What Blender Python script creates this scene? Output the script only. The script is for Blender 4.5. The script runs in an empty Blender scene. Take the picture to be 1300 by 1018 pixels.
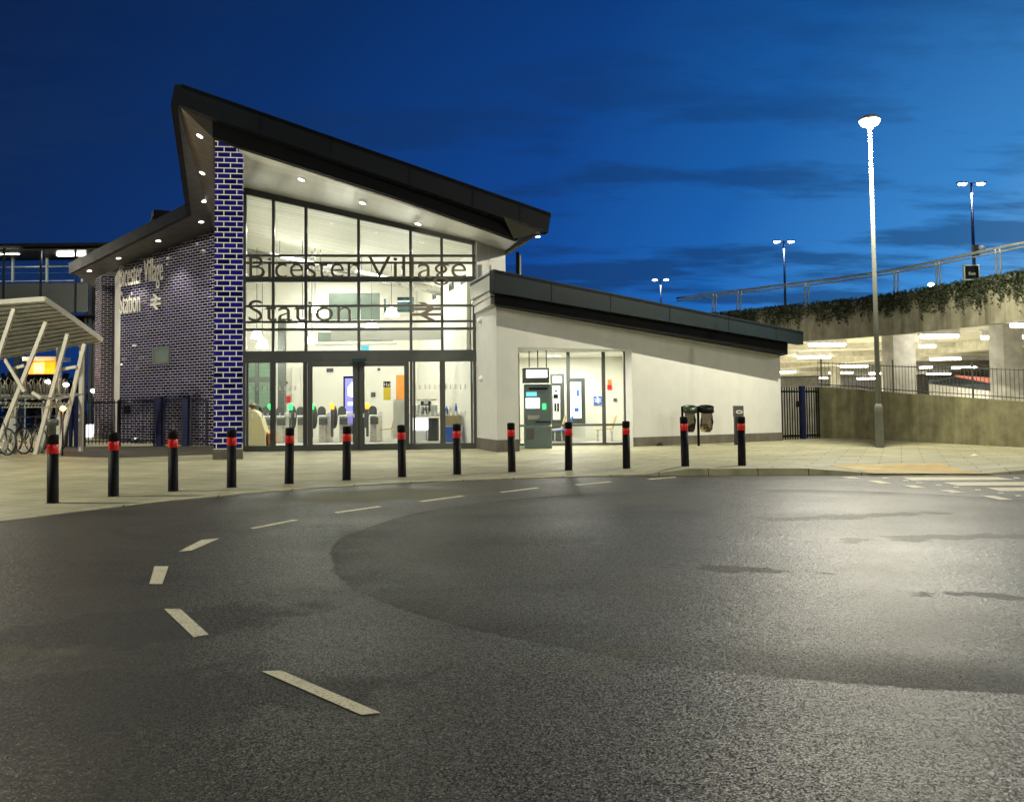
import bpy, bmesh, math, random
from mathutils import Vector as V, Matrix
random.seed(7)
R = math.radians
sc = bpy.context.scene
col = sc.collection
# ------------------------------------------------------------------ camera
FPX, CH = 1100.0, 1.365                     # focal length in photo pixels (1300 wide), eye height in metres
PITCH, ROLL = math.atan(49 / FPX), 0.0106
cam = bpy.data.cameras.new('camera')
cam.sensor_fit = 'HORIZONTAL'; cam.sensor_width = 36; cam.lens = 36 * FPX / 1300
cam.shift_y = (465 - 509) / 1300
cam.clip_start = 0.1; cam.clip_end = 3000
co = bpy.data.objects.new('camera', cam); col.objects.link(co)
co.matrix_world = Matrix.Translation((0, 0, CH)) @ Matrix.Rotation(math.pi/2 + PITCH, 4, 'X') @ Matrix.Rotation(-ROLL, 4, 'Z')
sc.camera = co
# ------------------------------------------------------------------ survey helpers (photo measurements -> world metres)
EYE = V((0, 0, CH))
def ray(u, v):
    x = (u - 650) / FPX; y = -(v - 465) / FPX
    c, s = math.cos(ROLL), math.sin(ROLL)
    x, y = c*x + s*y, -s*x + c*y
    cp, sp = math.cos(PITCH), math.sin(PITCH)
    return V((x, cp - y*sp, sp + y*cp))
def G(u, v, z=0.0):
    r = ray(u, v); return EYE + r * ((z - CH) / r.z)
def D(u, v, y):
    r = ray(u, v); return EYE + r * (y / r.y)
class Plane:
    """vertical plane through two ground points"""
    def __init__(s, a, b):
        s.a = V((a.x, a.y, 0)); b = V((b.x, b.y, 0)); s.t = (b - s.a).normalized()
        s.n = V((s.t.y, -s.t.x, 0))           # towards the camera side
        s.len = (b - s.a).length
    def at(s, u, v):
        r = ray(u, v); k = (s.a - EYE).dot(s.n) / r.dot(s.n); return EYE + r * k
    def s_of(s, p): return (p - s.a).dot(s.t)
    def su(s, u, v=510): return s.s_of(s.at(u, v))
    def p(s, q, z, off=0): return s.a + s.t*q + s.n*off + V((0, 0, z))
    def off(s, d):
        q = Plane(s.a + s.n*d, s.a + s.n*d + s.t*s.len); return q
UP = V((0, 0, 1))
# ------------------------------------------------------------------ mesh builder
class MB:
    def __init__(s): s.v = []; s.f = []; s.sm = []
    def add(s, vs, fs, smooth=False):
        o = len(s.v); s.v += [V(p) for p in vs]
        for f in fs: s.f.append([i + o for i in f]); s.sm.append(smooth)
        return s
    def obox(s, o, ax, ay, az):               # parallelepiped from a corner and three edge vectors
        o, ax, ay, az = V(o), V(ax), V(ay), V(az)
        vs = [o, o+ax, o+ax+ay, o+ay, o+az, o+ax+az, o+ax+ay+az, o+ay+az]
        return s.add(vs, [(0,3,2,1), (4,5,6,7), (0,1,5,4), (1,2,6,5), (2,3,7,6), (3,0,4,7)])
    def box(s, c, size, rz=0):
        c = V(c); m = Matrix.Rotation(rz, 3, 'Z'); sx, sy, sz = size
        ax, ay, az = m @ V((sx,0,0)), m @ V((0,sy,0)), V((0,0,sz))
        return s.obox(c - (ax+ay+az)/2, ax, ay, az)
    def beam(s, p, q, w, d, n=None):          # bar from p to q, w across, d along n
        p, q = V(p), V(q); t = (q-p).normalized()
        if n is None: n = UP if abs(t.z) < .9 else V((0,-1,0))
        n = (V(n) - t*V(n).dot(t)).normalized(); b = t.cross(n)
        return s.obox(p - b*w/2 - n*d/2, q-p, b*w, n*d)
    def prism(s, pts, vec):
        pts = [V(p) for p in pts]; n = len(pts); vec = V(vec)
        vs = pts + [p+vec for p in pts]
        fs = [tuple(range(n-1,-1,-1)), tuple(range(n,2*n))] + [(i,(i+1)%n,n+(i+1)%n,n+i) for i in range(n)]
        return s.add(vs, fs)
    def tube(s, pts, r, n=10, cap=True, closed=False):
        pts = [V(p) for p in pts]; m = len(pts); rs = r if isinstance(r, (list,tuple)) else [r]*m
        vs = []; prev = None
        for i, p in enumerate(pts):
            if closed: t = pts[(i+1)%m] - pts[i-1]
            else: t = pts[min(i+1,m-1)] - pts[max(i-1,0)]
            t.normalize()
            if prev is None:
                a = V((0,0,1)) if abs(t.z) < .9 else V((1,0,0)); a = (a - t*a.dot(t)).normalized()
            else: a = (prev - t*prev.dot(t)).normalized()
            prev = a; b = t.cross(a)
            vs += [p + (a*math.cos(k*2*math.pi/n) + b*math.sin(k*2*math.pi/n))*rs[i] for k in range(n)]
        fs = [(i*n+k, i*n+(k+1)%n, ((i+1)%m)*n+(k+1)%n, ((i+1)%m)*n+k) for i in range(m if closed else m-1) for k in range(n)]
        s.add(vs, fs, True)
        if cap and not closed:
            s.add(vs[:n], [tuple(range(n-1,-1,-1))]); s.add(vs[-n:], [tuple(range(n))])
        return s
    def lathe(s, c, prof, n=20, smooth=True):  # prof: [(r,z)] about the vertical axis at c
        c = V(c); vs = []; m = len(prof)
        for r, z in prof:
            r = max(r, 1e-4)
            vs += [c + V((r*math.cos(2*math.pi*k/n), r*math.sin(2*math.pi*k/n), z)) for k in range(n)]
        fs = [(i*n+k, i*n+(k+1)%n, (i+1)*n+(k+1)%n, (i+1)*n+k) for i in range(m-1) for k in range(n)]
        s.add(vs, fs, smooth)
        s.add(vs[:n], [tuple(range(n-1,-1,-1))]); s.add(vs[-n:], [tuple(range(n))])
        return s
    def ell(s, c, rx, ry, rz, nu=14, nv=8):
        c = V(c); vs = []
        for i in range(nv+1):
            a = math.pi*i/nv
            vs += [c + V((rx*math.sin(a)*math.cos(2*math.pi*k/nu), ry*math.sin(a)*math.sin(2*math.pi*k/nu), rz*math.cos(a))) for k in range(nu)]
        return s.add(vs, [(i*nu+k, i*nu+(k+1)%nu, (i+1)*nu+(k+1)%nu, (i+1)*nu+k) for i in range(nv) for k in range(nu)], True)
def mesh_of(name, mb, o=V((0,0,0)), recalc=True):
    me = bpy.data.meshes.new(name); bm = bmesh.new()
    vs = [bm.verts.new(p - o) for p in mb.v]
    for f, smo in zip(mb.f, mb.sm):
        try:
            fc = bm.faces.new([vs[i] for i in f]); fc.smooth = smo
        except ValueError: pass
    bmesh.ops.remove_doubles(bm, verts=bm.verts, dist=1e-5)
    if recalc: bmesh.ops.recalc_face_normals(bm, faces=bm.faces)
    uv = bm.loops.layers.uv.new('UVMap')
    for f in bm.faces:                         # box-projected UVs in metres
        n = f.normal
        if abs(n.z) < .75:
            t = V((-n.y, n.x, 0)).normalized() if (n.x or n.y) else V((1,0,0))
            for l in f.loops: l[uv].uv = (l.vert.co.dot(t), l.vert.co.z)
        else:
            for l in f.loops: l[uv].uv = (l.vert.co.x, l.vert.co.y)
    bm.to_mesh(me); bm.free(); return me
def tag(o, label=None, cat=None, group=None, kind=None):
    if label: o['label'] = label
    if cat: o['category'] = cat
    if group: o['group'] = group
    if kind: o['kind'] = kind
    return o
ORG = {}
def thing(name, label, cat, loc=(0,0,0), group=None):
    o = bpy.data.objects.new(name, None); col.objects.link(o); o.location = loc; o.empty_display_size = .2
    ORG[o] = V(loc); return tag(o, label, cat, group)
def part(name, mb, mat, parent=None, label=None, recalc=True, bevel=0):
    og = ORG[parent] if parent is not None else V((0,0,0))
    o = bpy.data.objects.new(name, mesh_of(name, mb, og, recalc)); col.objects.link(o)
    o.data.materials.append(mat)
    if parent is not None: o.parent = parent
    ORG[o] = og
    if label: o['label'] = label
    if bevel:
        m = o.modifiers.new('bevel', 'BEVEL'); m.width = bevel; m.segments = 2; m.limit_method = 'ANGLE'
    return o
def single(name, mb, mat, label, cat, group=None, bevel=0):
    c = sum((p for p in mb.v), V((0,0,0))) / len(mb.v); c.z = min(p.z for p in mb.v)
    o = bpy.data.objects.new(name, mesh_of(name, mb, c)); col.objects.link(o); o.location = c
    o.data.materials.append(mat); ORG[o] = c
    if bevel:
        m = o.modifiers.new('bevel', 'BEVEL'); m.width = bevel; m.segments = 2; m.limit_method = 'ANGLE'
    return tag(o, label, cat, group)
def struct(name, mb, mat, label, recalc=True):
    return tag(part(name, mb, mat, None, label, recalc), kind='structure')
def copy_tree(o, parent=None):
    c = o.copy(); col.objects.link(c)
    if parent is not None: c.parent = parent
    for ch in o.children: copy_tree(ch, c)
    return c
def place(root, loc, rz=0, label=None):
    root.location = loc; root.rotation_euler.z = rz
    if label: root['label'] = label
    return root
def lamp(name, kind, loc, power, colr=(1,1,1), parent=None, size=.2, rot=None, spot=None, blend=.4, sy=None):
    l = bpy.data.lights.new(name, kind); l.energy = power; l.color = colr
    if kind == 'AREA':
        l.size = size
        if sy: l.shape = 'RECTANGLE'; l.size_y = sy
    else: l.shadow_soft_size = size
    if kind == 'SPOT': l.spot_size = R(spot); l.spot_blend = blend
    o = bpy.data.objects.new(name, l); col.objects.link(o)
    if parent is not None: o.parent = parent; o.location = V(loc) - ORG[parent]
    else: o.location = loc
    if rot: o.rotation_euler = rot
    return o
def text_geo(s):
    cu = bpy.data.curves.new('t', 'FONT'); cu.body = s; cu.size = 1; cu.extrude = .5; cu.offset = -0.007; cu.resolution_u = 4
    ob = bpy.data.objects.new('t', cu); col.objects.link(ob)
    me = bpy.data.meshes.new_from_object(ob.evaluated_get(bpy.context.evaluated_depsgraph_get()))
    vs = [v.co.copy() for v in me.vertices]; fs = [tuple(p.vertices) for p in me.polygons]
    bpy.data.objects.remove(ob); bpy.data.curves.remove(cu); bpy.data.meshes.remove(me)
    return vs, fs
def text(mb, s, o, ex, ez, n, width, cap, depth):
    """lettering s with its left baseline at o; ex along, ez up, n outward"""
    vs, fs = text_geo(s); x0 = min(v.x for v in vs); x1 = max(v.x for v in vs)
    kx = width/(x1-x0); ky = cap/.73
    mb.add([V(o) + V(ex)*((v.x-x0)*kx) + V(ez)*(v.y*ky) + V(n)*((v.z+.5)*depth) for v in vs], fs)
# ------------------------------------------------------------------ materials
def newmat(name):
    m = bpy.data.materials.new(name); m.use_nodes = True
    nt = m.node_tree; return m, nt, nt.nodes['Principled BSDF']
def nd(nt, t, **kw):
    n = nt.nodes.new(t)
    for k, v in kw.items():
        if k in n.inputs: n.inputs[k].default_value = v
        else: setattr(n, k, v)
    return n
def L(nt, a, b): nt.links.new(a, b)
def math_(nt, op, a, b=None, c=None):
    n = nt.nodes.new('ShaderNodeMath'); n.operation = op
    for i, x in enumerate((a, b, c)):
        if x is None: continue
        if isinstance(x, (int, float)): n.inputs[i].default_value = x
        else: L(nt, x, n.inputs[i])
    return n.outputs[0]
def mix(nt, f, a, b, mode='MIX'):
    n = nt.nodes.new('ShaderNodeMix'); n.data_type = 'RGBA'; n.blend_type = mode
    for s_, x in ((n.inputs[0], f), (n.inputs[6], a), (n.inputs[7], b)):
        if isinstance(x, (int, float)): s_.default_value = x
        elif isinstance(x, tuple): s_.default_value = (*x[:3], 1)
        else: L(nt, x, s_)
    return n.outputs[2]
def ramp(nt, f, stops):
    n = nt.nodes.new('ShaderNodeValToRGB'); e = n.color_ramp.elements
    while len(e) < len(stops): e.new(.5)
    for el, (p, c) in zip(e, stops):
        el.position = p; el.color = (*c[:3], 1) if isinstance(c, tuple) else (c, c, c, 1)
    L(nt, f, n.inputs[0]); return n.outputs[0]
def noise(nt, scale, detail=4, vec=None, rough=.55):
    n = nd(nt, 'ShaderNodeTexNoise', Scale=scale, Detail=detail, Roughness=rough)
    if vec is not None: L(nt, vec, n.inputs['Vector'])
    return n.outputs[0]
def objco(nt): return nt.nodes.new('ShaderNodeTexCoord').outputs['Object']
def uvco(nt): return nt.nodes.new('ShaderNodeUVMap').outputs[0]
def mapping(nt, vec, scale=(1,1,1), rot=(0,0,0)):
    n = nd(nt, 'ShaderNodeMapping'); n.inputs['Scale'].default_value = scale; n.inputs['Rotation'].default_value = rot
    L(nt, vec, n.inputs[0]); return n.outputs[0]
def bump(nt, h, strength, dist, bs):
    n = nd(nt, 'ShaderNodeBump', Strength=strength, Distance=dist); L(nt, h, n.inputs['Height']); L(nt, n.outputs[0], bs.inputs['Normal'])
def plain(name, c, rough=.5, metal=0, var=.12, scale=3, bmp=0, streak=False, coat=0, spec=.5):
    m, nt, b = newmat(name); oc = objco(nt); b.inputs['Specular IOR Level'].default_value = spec
    vec = mapping(nt, oc, (1,1,.12)) if streak else oc
    f = noise(nt, scale, 5, vec)
    lo = tuple(x*(1-var) for x in c); hi = tuple(min(1, x*(1+var)) for x in c)
    L(nt, ramp(nt, f, [(.3, lo), (.7, hi)]), b.inputs['Base Color'])
    f2 = noise(nt, scale*4, 3, oc)
    L(nt, ramp(nt, f2, [(.3, max(0, rough-.08)), (.7, min(1, rough+.08))]), b.inputs['Roughness'])
    b.inputs['Metallic'].default_value = metal
    if coat: b.inputs['Coat Weight'].default_value = coat
    if bmp: bump(nt, noise(nt, scale*12, 4, oc), bmp, .01, b)
    return m
def emit(name, c, s):
    m, nt, b = newmat(name); b.inputs['Base Color'].default_value = (*[min(.8, x) for x in c], 1)
    b.inputs['Emission Color'].default_value = (*c, 1); b.inputs['Emission Strength'].default_value = s
    return m
def glass(name, tint=(.93,.96,.94), gl=.55):
    m = bpy.data.materials.new(name); m.use_nodes = True; nt = m.node_tree; nt.nodes.clear()
    out = nd(nt, 'ShaderNodeOutputMaterial'); tr = nd(nt, 'ShaderNodeBsdfTransparent'); g = nd(nt, 'ShaderNodeBsdfGlossy')
    tr.inputs[0].default_value = (*tint, 1); g.inputs['Roughness'].default_value = .02
    fr = nd(nt, 'ShaderNodeFresnel', IOR=1.45); mx = nd(nt, 'ShaderNodeMixShader')
    L(nt, math_(nt, 'MULTIPLY', fr.outputs[0], gl), mx.inputs[0]); L(nt, tr.outputs[0], mx.inputs[1]); L(nt, g.outputs[0], mx.inputs[2])
    L(nt, mx.outputs[0], out.inputs[0]); return m
def brick(name, bw, bh, mort, cb, cm, rough=.1, tilt=.06, coat=0):
    """glazed brick: every brick gets its own small tilt so the wall glitters"""
    m, nt, b = newmat(name); uv = uvco(nt)
    sx = nd(nt, 'ShaderNodeSeparateXYZ'); L(nt, uv, sx.inputs[0])
    row = math_(nt, 'FLOOR', math_(nt, 'DIVIDE', sx.outputs[1], bh))
    off = math_(nt, 'MULTIPLY', math_(nt, 'MODULO', math_(nt, 'ADD', row, 1000), 2), .5)
    cx = math_(nt, 'ADD', math_(nt, 'DIVIDE', sx.outputs[0], bw), off); colm = math_(nt, 'FLOOR', cx)
    fx = math_(nt, 'SUBTRACT', cx, colm); fy = math_(nt, 'SUBTRACT', math_(nt, 'DIVIDE', sx.outputs[1], bh), row)
    ex = math_(nt, 'MULTIPLY', math_(nt, 'MINIMUM', fx, math_(nt, 'SUBTRACT', 1, fx)), bw)
    ey = math_(nt, 'MULTIPLY', math_(nt, 'MINIMUM', fy, math_(nt, 'SUBTRACT', 1, fy)), bh)
    mm = math_(nt, 'GREATER_THAN', math_(nt, 'MINIMUM', ex, ey), mort/2)
    cmb = nd(nt, 'ShaderNodeCombineXYZ'); L(nt, colm, cmb.inputs[0]); L(nt, row, cmb.inputs[1])
    wn = nd(nt, 'ShaderNodeTexWhiteNoise', noise_dimensions='2D'); L(nt, cmb.outputs[0], wn.inputs['Vector'])
    cbv = mix(nt, wn.outputs[0], tuple(x*.4 for x in cb), tuple(x*1.6 for x in cb))
    L(nt, mix(nt, mm, cm, cbv), b.inputs['Base Color'])
    L(nt, math_(nt, 'SUBTRACT', .75, math_(nt, 'MULTIPLY', mm, .75-rough)), b.inputs['Roughness'])
    geo = nd(nt, 'ShaderNodeNewGeometry')
    sub = nd(nt, 'ShaderNodeVectorMath', operation='SUBTRACT'); L(nt, wn.outputs[1], sub.inputs[0]); sub.inputs[1].default_value = (.5,.5,.5)
    scl = nd(nt, 'ShaderNodeVectorMath', operation='SCALE'); L(nt, sub.outputs[0], scl.inputs[0]); scl.inputs['Scale'].default_value = tilt
    ad = nd(nt, 'ShaderNodeVectorMath', operation='ADD'); L(nt, scl.outputs[0], ad.inputs[0]); L(nt, geo.outputs['Normal'], ad.inputs[1])
    no = nd(nt, 'ShaderNodeVectorMath', operation='NORMALIZE'); L(nt, ad.outputs[0], no.inputs[0])
    bp = nd(nt, 'ShaderNodeBump', Strength=.5, Distance=.006); L(nt, mm, bp.inputs['Height']); L(nt, no.outputs[0], bp.inputs['Normal'])
    L(nt, bp.outputs[0], b.inputs['Normal']); return m
def planks(name, c, pitch, rough=.35, axis=1, dark=.45, seam=.06, metal=0):
    m, nt, b = newmat(name); uv = uvco(nt); sx = nd(nt, 'ShaderNodeSeparateXYZ'); L(nt, uv, sx.inputs[0])
    q = math_(nt, 'DIVIDE', sx.outputs[axis], pitch); fr = math_(nt, 'FRACT', q)
    g = math_(nt, 'LESS_THAN', fr, seam)
    wn = nd(nt, 'ShaderNodeTexWhiteNoise', noise_dimensions='1D'); L(nt, math_(nt, 'FLOOR', q), wn.inputs['W'])
    base = mix(nt, wn.outputs[0], tuple(x*.9 for x in c), tuple(min(1, x*1.05) for x in c))
    L(nt, mix(nt, g, base, tuple(x*dark for x in c)), b.inputs['Base Color'])
    b.inputs['Roughness'].default_value = rough; b.inputs['Metallic'].default_value = metal
    bump(nt, g, -.4, .01, b); return m
M = {}
def asphalt(name, patch=True):
    m, nt, b = newmat(name); oc = objco(nt)
    big = noise(nt, .22, 5, oc); mid = noise(nt, 1.3, 5, oc)
    vor = nd(nt, 'ShaderNodeTexVoronoi', Scale=150.0); L(nt, oc, vor.inputs['Vector'])      # one cell per chipping
    sep = nd(nt, 'ShaderNodeSeparateColor'); L(nt, vor.outputs['Color'], sep.inputs[0])
    base = ramp(nt, sep.outputs[0], [(.0, (.011,.0105,.006)), (.55, (.027,.0255,.0145)), (.82, (.058,.054,.032)), (1, (.15,.14,.088))])
    rg = ramp(nt, big, [(.35, .39), (.62, .55)])
    if patch:
        # the resurfaced round patch in the middle of the turning circle, with its dark joint
        sx = nd(nt, 'ShaderNodeSeparateXYZ'); L(nt, oc, sx.inputs[0])
        dx = math_(nt, 'SUBTRACT', sx.outputs[0], PATCH[0]); dy = math_(nt, 'SUBTRACT', sx.outputs[1], PATCH[1])
        dist = math_(nt, 'SQRT', math_(nt, 'ADD', math_(nt, 'MULTIPLY', dx, dx), math_(nt, 'MULTIPLY', dy, dy)))
        dist = math_(nt, 'ADD', dist, math_(nt, 'MULTIPLY', math_(nt, 'SUBTRACT', noise(nt, .5, 2, oc), .5), .25))
        dist = math_(nt, 'ADD', dist, math_(nt, 'MULTIPLY', math_(nt, 'SUBTRACT', noise(nt, 20, 3, oc), .5), .10))
        q = math_(nt, 'SUBTRACT', dist, PATCH[2])
        inside = ramp(nt, math_(nt, 'ADD', math_(nt, 'MULTIPLY', q, .6), .5), [(.485, 1.0), (.515, 0.0)])
        seam = ramp(nt, math_(nt, 'ADD', math_(nt, 'MULTIPLY', q, .8), .8), [(.25, 0.0), (.77, .75), (.80, .95), (.825, 0.0)])
        seam = math_(nt, 'MULTIPLY', seam, ramp(nt, noise(nt, .7, 4, oc), [(.35, .25), (.65, 1.0)]))
        base = mix(nt, math_(nt, 'MULTIPLY', inside, .5), base, (.048,.050,.030))
        base = mix(nt, math_(nt, 'MULTIPLY', seam, .6), base, (.008,.008,.006))
        rg = math_(nt, 'ADD', rg, math_(nt, 'MULTIPLY', seam, .25))
    st = ramp(nt, noise(nt, .45, 6, mapping(nt, oc, (.6,1.6,1)), .6), [(.54, 0.0), (.62, 1.0)])
    base = mix(nt, math_(nt, 'MULTIPLY', st, .6), base, (.008,.0075,.006))
    base = mix(nt, ramp(nt, mid, [(.4, 0.0), (.75, .3)]), base, (.07,.066,.048))
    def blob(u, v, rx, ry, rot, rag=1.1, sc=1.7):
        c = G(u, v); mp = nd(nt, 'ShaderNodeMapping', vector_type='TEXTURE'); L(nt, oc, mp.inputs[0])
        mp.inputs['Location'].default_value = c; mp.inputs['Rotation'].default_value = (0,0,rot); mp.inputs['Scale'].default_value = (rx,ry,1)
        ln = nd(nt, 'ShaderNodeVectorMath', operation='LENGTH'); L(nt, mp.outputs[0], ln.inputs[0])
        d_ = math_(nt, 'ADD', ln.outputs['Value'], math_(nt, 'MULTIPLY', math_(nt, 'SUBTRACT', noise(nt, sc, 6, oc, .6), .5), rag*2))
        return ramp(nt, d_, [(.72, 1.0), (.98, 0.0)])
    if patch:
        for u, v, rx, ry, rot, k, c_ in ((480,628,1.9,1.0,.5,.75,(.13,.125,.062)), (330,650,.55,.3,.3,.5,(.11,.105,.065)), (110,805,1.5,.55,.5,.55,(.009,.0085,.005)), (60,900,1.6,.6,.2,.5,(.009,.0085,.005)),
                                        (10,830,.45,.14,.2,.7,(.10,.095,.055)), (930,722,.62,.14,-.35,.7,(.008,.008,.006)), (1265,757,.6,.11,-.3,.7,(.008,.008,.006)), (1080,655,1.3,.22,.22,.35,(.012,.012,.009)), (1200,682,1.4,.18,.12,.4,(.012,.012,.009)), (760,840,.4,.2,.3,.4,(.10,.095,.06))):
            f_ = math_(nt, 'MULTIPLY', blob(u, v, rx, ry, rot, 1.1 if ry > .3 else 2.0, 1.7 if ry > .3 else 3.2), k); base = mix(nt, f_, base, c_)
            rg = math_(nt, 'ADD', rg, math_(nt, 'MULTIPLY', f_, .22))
    L(nt, base, b.inputs['Base Color']); L(nt, rg, b.inputs['Roughness'])
    b.inputs['Specular IOR Level'].default_value = .38
    geo = nd(nt, 'ShaderNodeNewGeometry')
    sub = nd(nt, 'ShaderNodeVectorMath', operation='SUBTRACT'); L(nt, vor.outputs['Color'], sub.inputs[0]); sub.inputs[1].default_value = (.5,.5,.5)
    scl = nd(nt, 'ShaderNodeVectorMath', operation='SCALE'); L(nt, sub.outputs[0], scl.inputs[0]); scl.inputs['Scale'].default_value = .46
    ad = nd(nt, 'ShaderNodeVectorMath', operation='ADD'); L(nt, scl.outputs[0], ad.inputs[0]); L(nt, geo.outputs['Normal'], ad.inputs[1])
    no = nd(nt, 'ShaderNodeVectorMath', operation='NORMALIZE'); L(nt, ad.outputs[0], no.inputs[0]); L(nt, no.outputs[0], b.inputs['Normal'])
    return m
def paving(name, c1, c2, mortar, rot=.35, w=.6, h=.3):
    m, nt, b = newmat(name); oc = objco(nt); vec = mapping(nt, oc, (1,1,1), (0,0,rot))
    br = nd(nt, 'ShaderNodeTexBrick', Scale=1.0); L(nt, vec, br.inputs['Vector'])
    br.inputs['Brick Width'].default_value = w; br.inputs['Row Height'].default_value = h; br.inputs['Mortar Size'].default_value = .011
    br.inputs['Color1'].default_value = (*c1, 1); br.inputs['Color2'].default_value = (*c2, 1); br.inputs['Mortar'].default_value = (*mortar, 1)
    d = ramp(nt, noise(nt, .8, 6, oc), [(.3, .72), (.7, 1.08)])
    s = ramp(nt, noise(nt, 30, 4, oc, .7), [(.3, .85), (.7, 1.1)])
    c = mix(nt, 1.0, mix(nt, 1.0, br.outputs[0], d, 'MULTIPLY'), s, 'MULTIPLY')
    gum = ramp(nt, noise(nt, 6, 2, oc), [(.68, 0.0), (.72, .45)])
    L(nt, mix(nt, gum, c, tuple(x*.4 for x in c1)), b.inputs['Base Color'])
    L(nt, ramp(nt, noise(nt, 1.2, 4, oc), [(.3, .5), (.7, .75)]), b.inputs['Roughness'])
    bump(nt, noise(nt, 60, 3, oc), .25, .004, b); return m
def concrete(name, c, moss=(.06,.07,.02), mo=.35, streak=True, lo=.75):
    m, nt, b = newmat(name); oc = objco(nt)
    base = ramp(nt, noise(nt, 2.5, 6, oc), [(.25, tuple(x*lo for x in c)), (.75, tuple(min(1,x*(2-lo)) for x in c))])
    st = ramp(nt, noise(nt, 3, 5, mapping(nt, oc, (1,1,.1) if streak else (1,1,1))), [(.45, 0.0), (.7, mo)])
    base = mix(nt, st, base, moss)
    L(nt, base, b.inputs['Base Color']); b.inputs['Roughness'].default_value = .8
    bump(nt, noise(nt, 40, 4, oc), .3, .006, b); return m
def paint(name, c):
    m, nt, b = newmat(name); oc = objco(nt)
    w = math_(nt, 'MULTIPLY', ramp(nt, noise(nt, 60, 4, oc, .75), [(.36, .25), (.46, 1.0)]), ramp(nt, noise(nt, 5, 5, oc, .7), [(.33, .55), (.45, 1.0)]))
    L(nt, mix(nt, w, (.06,.055,.045), c), b.inputs['Base Color']); b.inputs['Roughness'].default_value = .6
    bump(nt, noise(nt, 95, 3, oc), .35, .004, b); return m
PATCH = (4.3, 11.4, 6.3)
PATCH = (3.1, 8.9, 4.85)
M['asphalt'] = asphalt('asphalt'); M['asphalt2'] = asphalt('path_asphalt', False)
M['paving'] = paving('paving', (.39,.375,.235), (.33,.32,.20), (.13,.125,.08), .42, .9, .6)
M['tactile'] = paving('tactile_paving', (.55,.38,.06), (.50,.34,.05), (.25,.17,.04), .05, .4, .4)
def kerb_mat():
    m = concrete('kerb_concrete', (.46,.44,.27), (.16,.18,.05), .5, False); nt = m.node_tree; b = nt.nodes['Principled BSDF']
    src = b.inputs['Base Color'].links[0].from_socket; sx = nd(nt, 'ShaderNodeSeparateXYZ'); L(nt, objco(nt), sx.inputs[0])
    j_ = math_(nt, 'LESS_THAN', math_(nt, 'FRACT', math_(nt, 'DIVIDE', sx.outputs[0], .915)), .018)
    L(nt, mix(nt, j_, src, (.05,.05,.03)), b.inputs['Base Color']); return m
M['kerb'] = kerb_mat()
M['line'] = paint('road_paint', (.72,.67,.45))
M['land'] = plain('dark_land', (.03,.032,.025), .9, 0, .3, .4)
M['render'] = concrete('white_render', (.56,.57,.54), (.47,.48,.44), .3, True, .95)
M['plinth'] = concrete('plinth_stone', (.12,.11,.09), (.05,.05,.03), .5)
M['fin'] = brick('blue_glazed_brick', .333, .144, .024, (.010,.009,.14), (.72,.70,.62), .1, .05)
M['bwall'] = brick('blue_glazed_wall', .32, .104, .016, (.018,.013,.065), (.66,.63,.58), .09, .24)
M['roof'] = plain('charcoal_roof_metal', (.007,.009,.012), .5, 0, .15, .6, spec=.12)
M['wroof'] = plain('slate_roof_metal', (.010,.017,.021), .5, 0, .1, .6, spec=.15)
M['black'] = plain('black_metal', (.0035,.004,.005), .55, 0, spec=.1)
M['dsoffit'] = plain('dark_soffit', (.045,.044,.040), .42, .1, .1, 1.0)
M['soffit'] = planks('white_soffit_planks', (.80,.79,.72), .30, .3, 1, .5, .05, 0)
M['frame'] = plain('grey_aluminium', (.10,.11,.10), .4, .3, .08)
M['letter'] = plain('bronze_letter', (.17,.15,.11), .4, .3, .08)
M['sletter'] = plain('steel_letter', (.88,.85,.74), .3, .2, .05)
M['glass'] = glass('window_glass')
M['gdark'] = glass('tinted_glass', (.55,.68,.62), .7)
M['iwall'] = plain('interior_wall', (.74,.72,.64), .6, 0, .03, 1.2)
M['ifloor'] = paving('interior_floor', (.55,.53,.46), (.52,.5,.44), (.4,.38,.33), 0, .6, .6)
M['iceil'] = planks('slatted_ceiling', (.80,.79,.72), .32, .4, 1, .55, .16)
M['steel'] = plain('brushed_steel', (.55,.54,.50), .32, .75, .08, 2)
M['galv'] = plain('galvanised_steel', (.42,.44,.40), .45, .6, .15, 4, 0, True)
M['column'] = plain('weathered_column', (.17,.18,.16), .75, 0, .15, 4, 0, True, spec=.15)
M['cream'] = plain('painted_steel_cream', (.60,.60,.53), .45, .1, .1, 4, 0, True)
M['canopy'] = plain('corrugated_sheet', (.70,.69,.62), .35, 0, .12, 2)
M['green_gl'] = plain('green_grey_glazing', (.20,.25,.21), .15, .1, .15, .8)
M['green_dk'] = plain('dark_teal_window', (.03,.07,.075), .1, .2, .2, .8)
M['wood'] = plain('plywood', (.55,.42,.20), .45, 0, .15, 2, 0, True)
M['pale_wood'] = plain('pale_plywood', (.62,.55,.32), .5, 0, .08, 2, 0, True)
M['orange'] = plain('orange_board', (.75,.30,.05), .5, 0, .08)
M['yellow'] = plain('yellow_board', (.60,.45,.03), .5, 0, .08)
M['brown'] = plain('brown_leather', (.12,.045,.02), .5, 0, .2, 6)
M['bluep'] = plain('blue_plastic', (.06,.16,.62), .4, 0, .1)
M['white'] = plain('white_plastic', (.78,.78,.75), .4, 0, .04)
M['dgrey'] = plain('dark_grey_plastic', (.07,.075,.07), .4, 0, .1)
M['atm'] = plain('teal_grey_panel', (.15,.20,.195), .35, .2, .1)
M['red'] = plain('red_band', (.75,.012,.008), .35, 0, .06)
M['bollard'] = plain('bollard_rubber', (.006,.006,.0065), .6, 0, .5, 7, spec=.16)
M['postblue'] = plain('navy_paint', (.008,.013,.065), .35, .1, .1)
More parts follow.
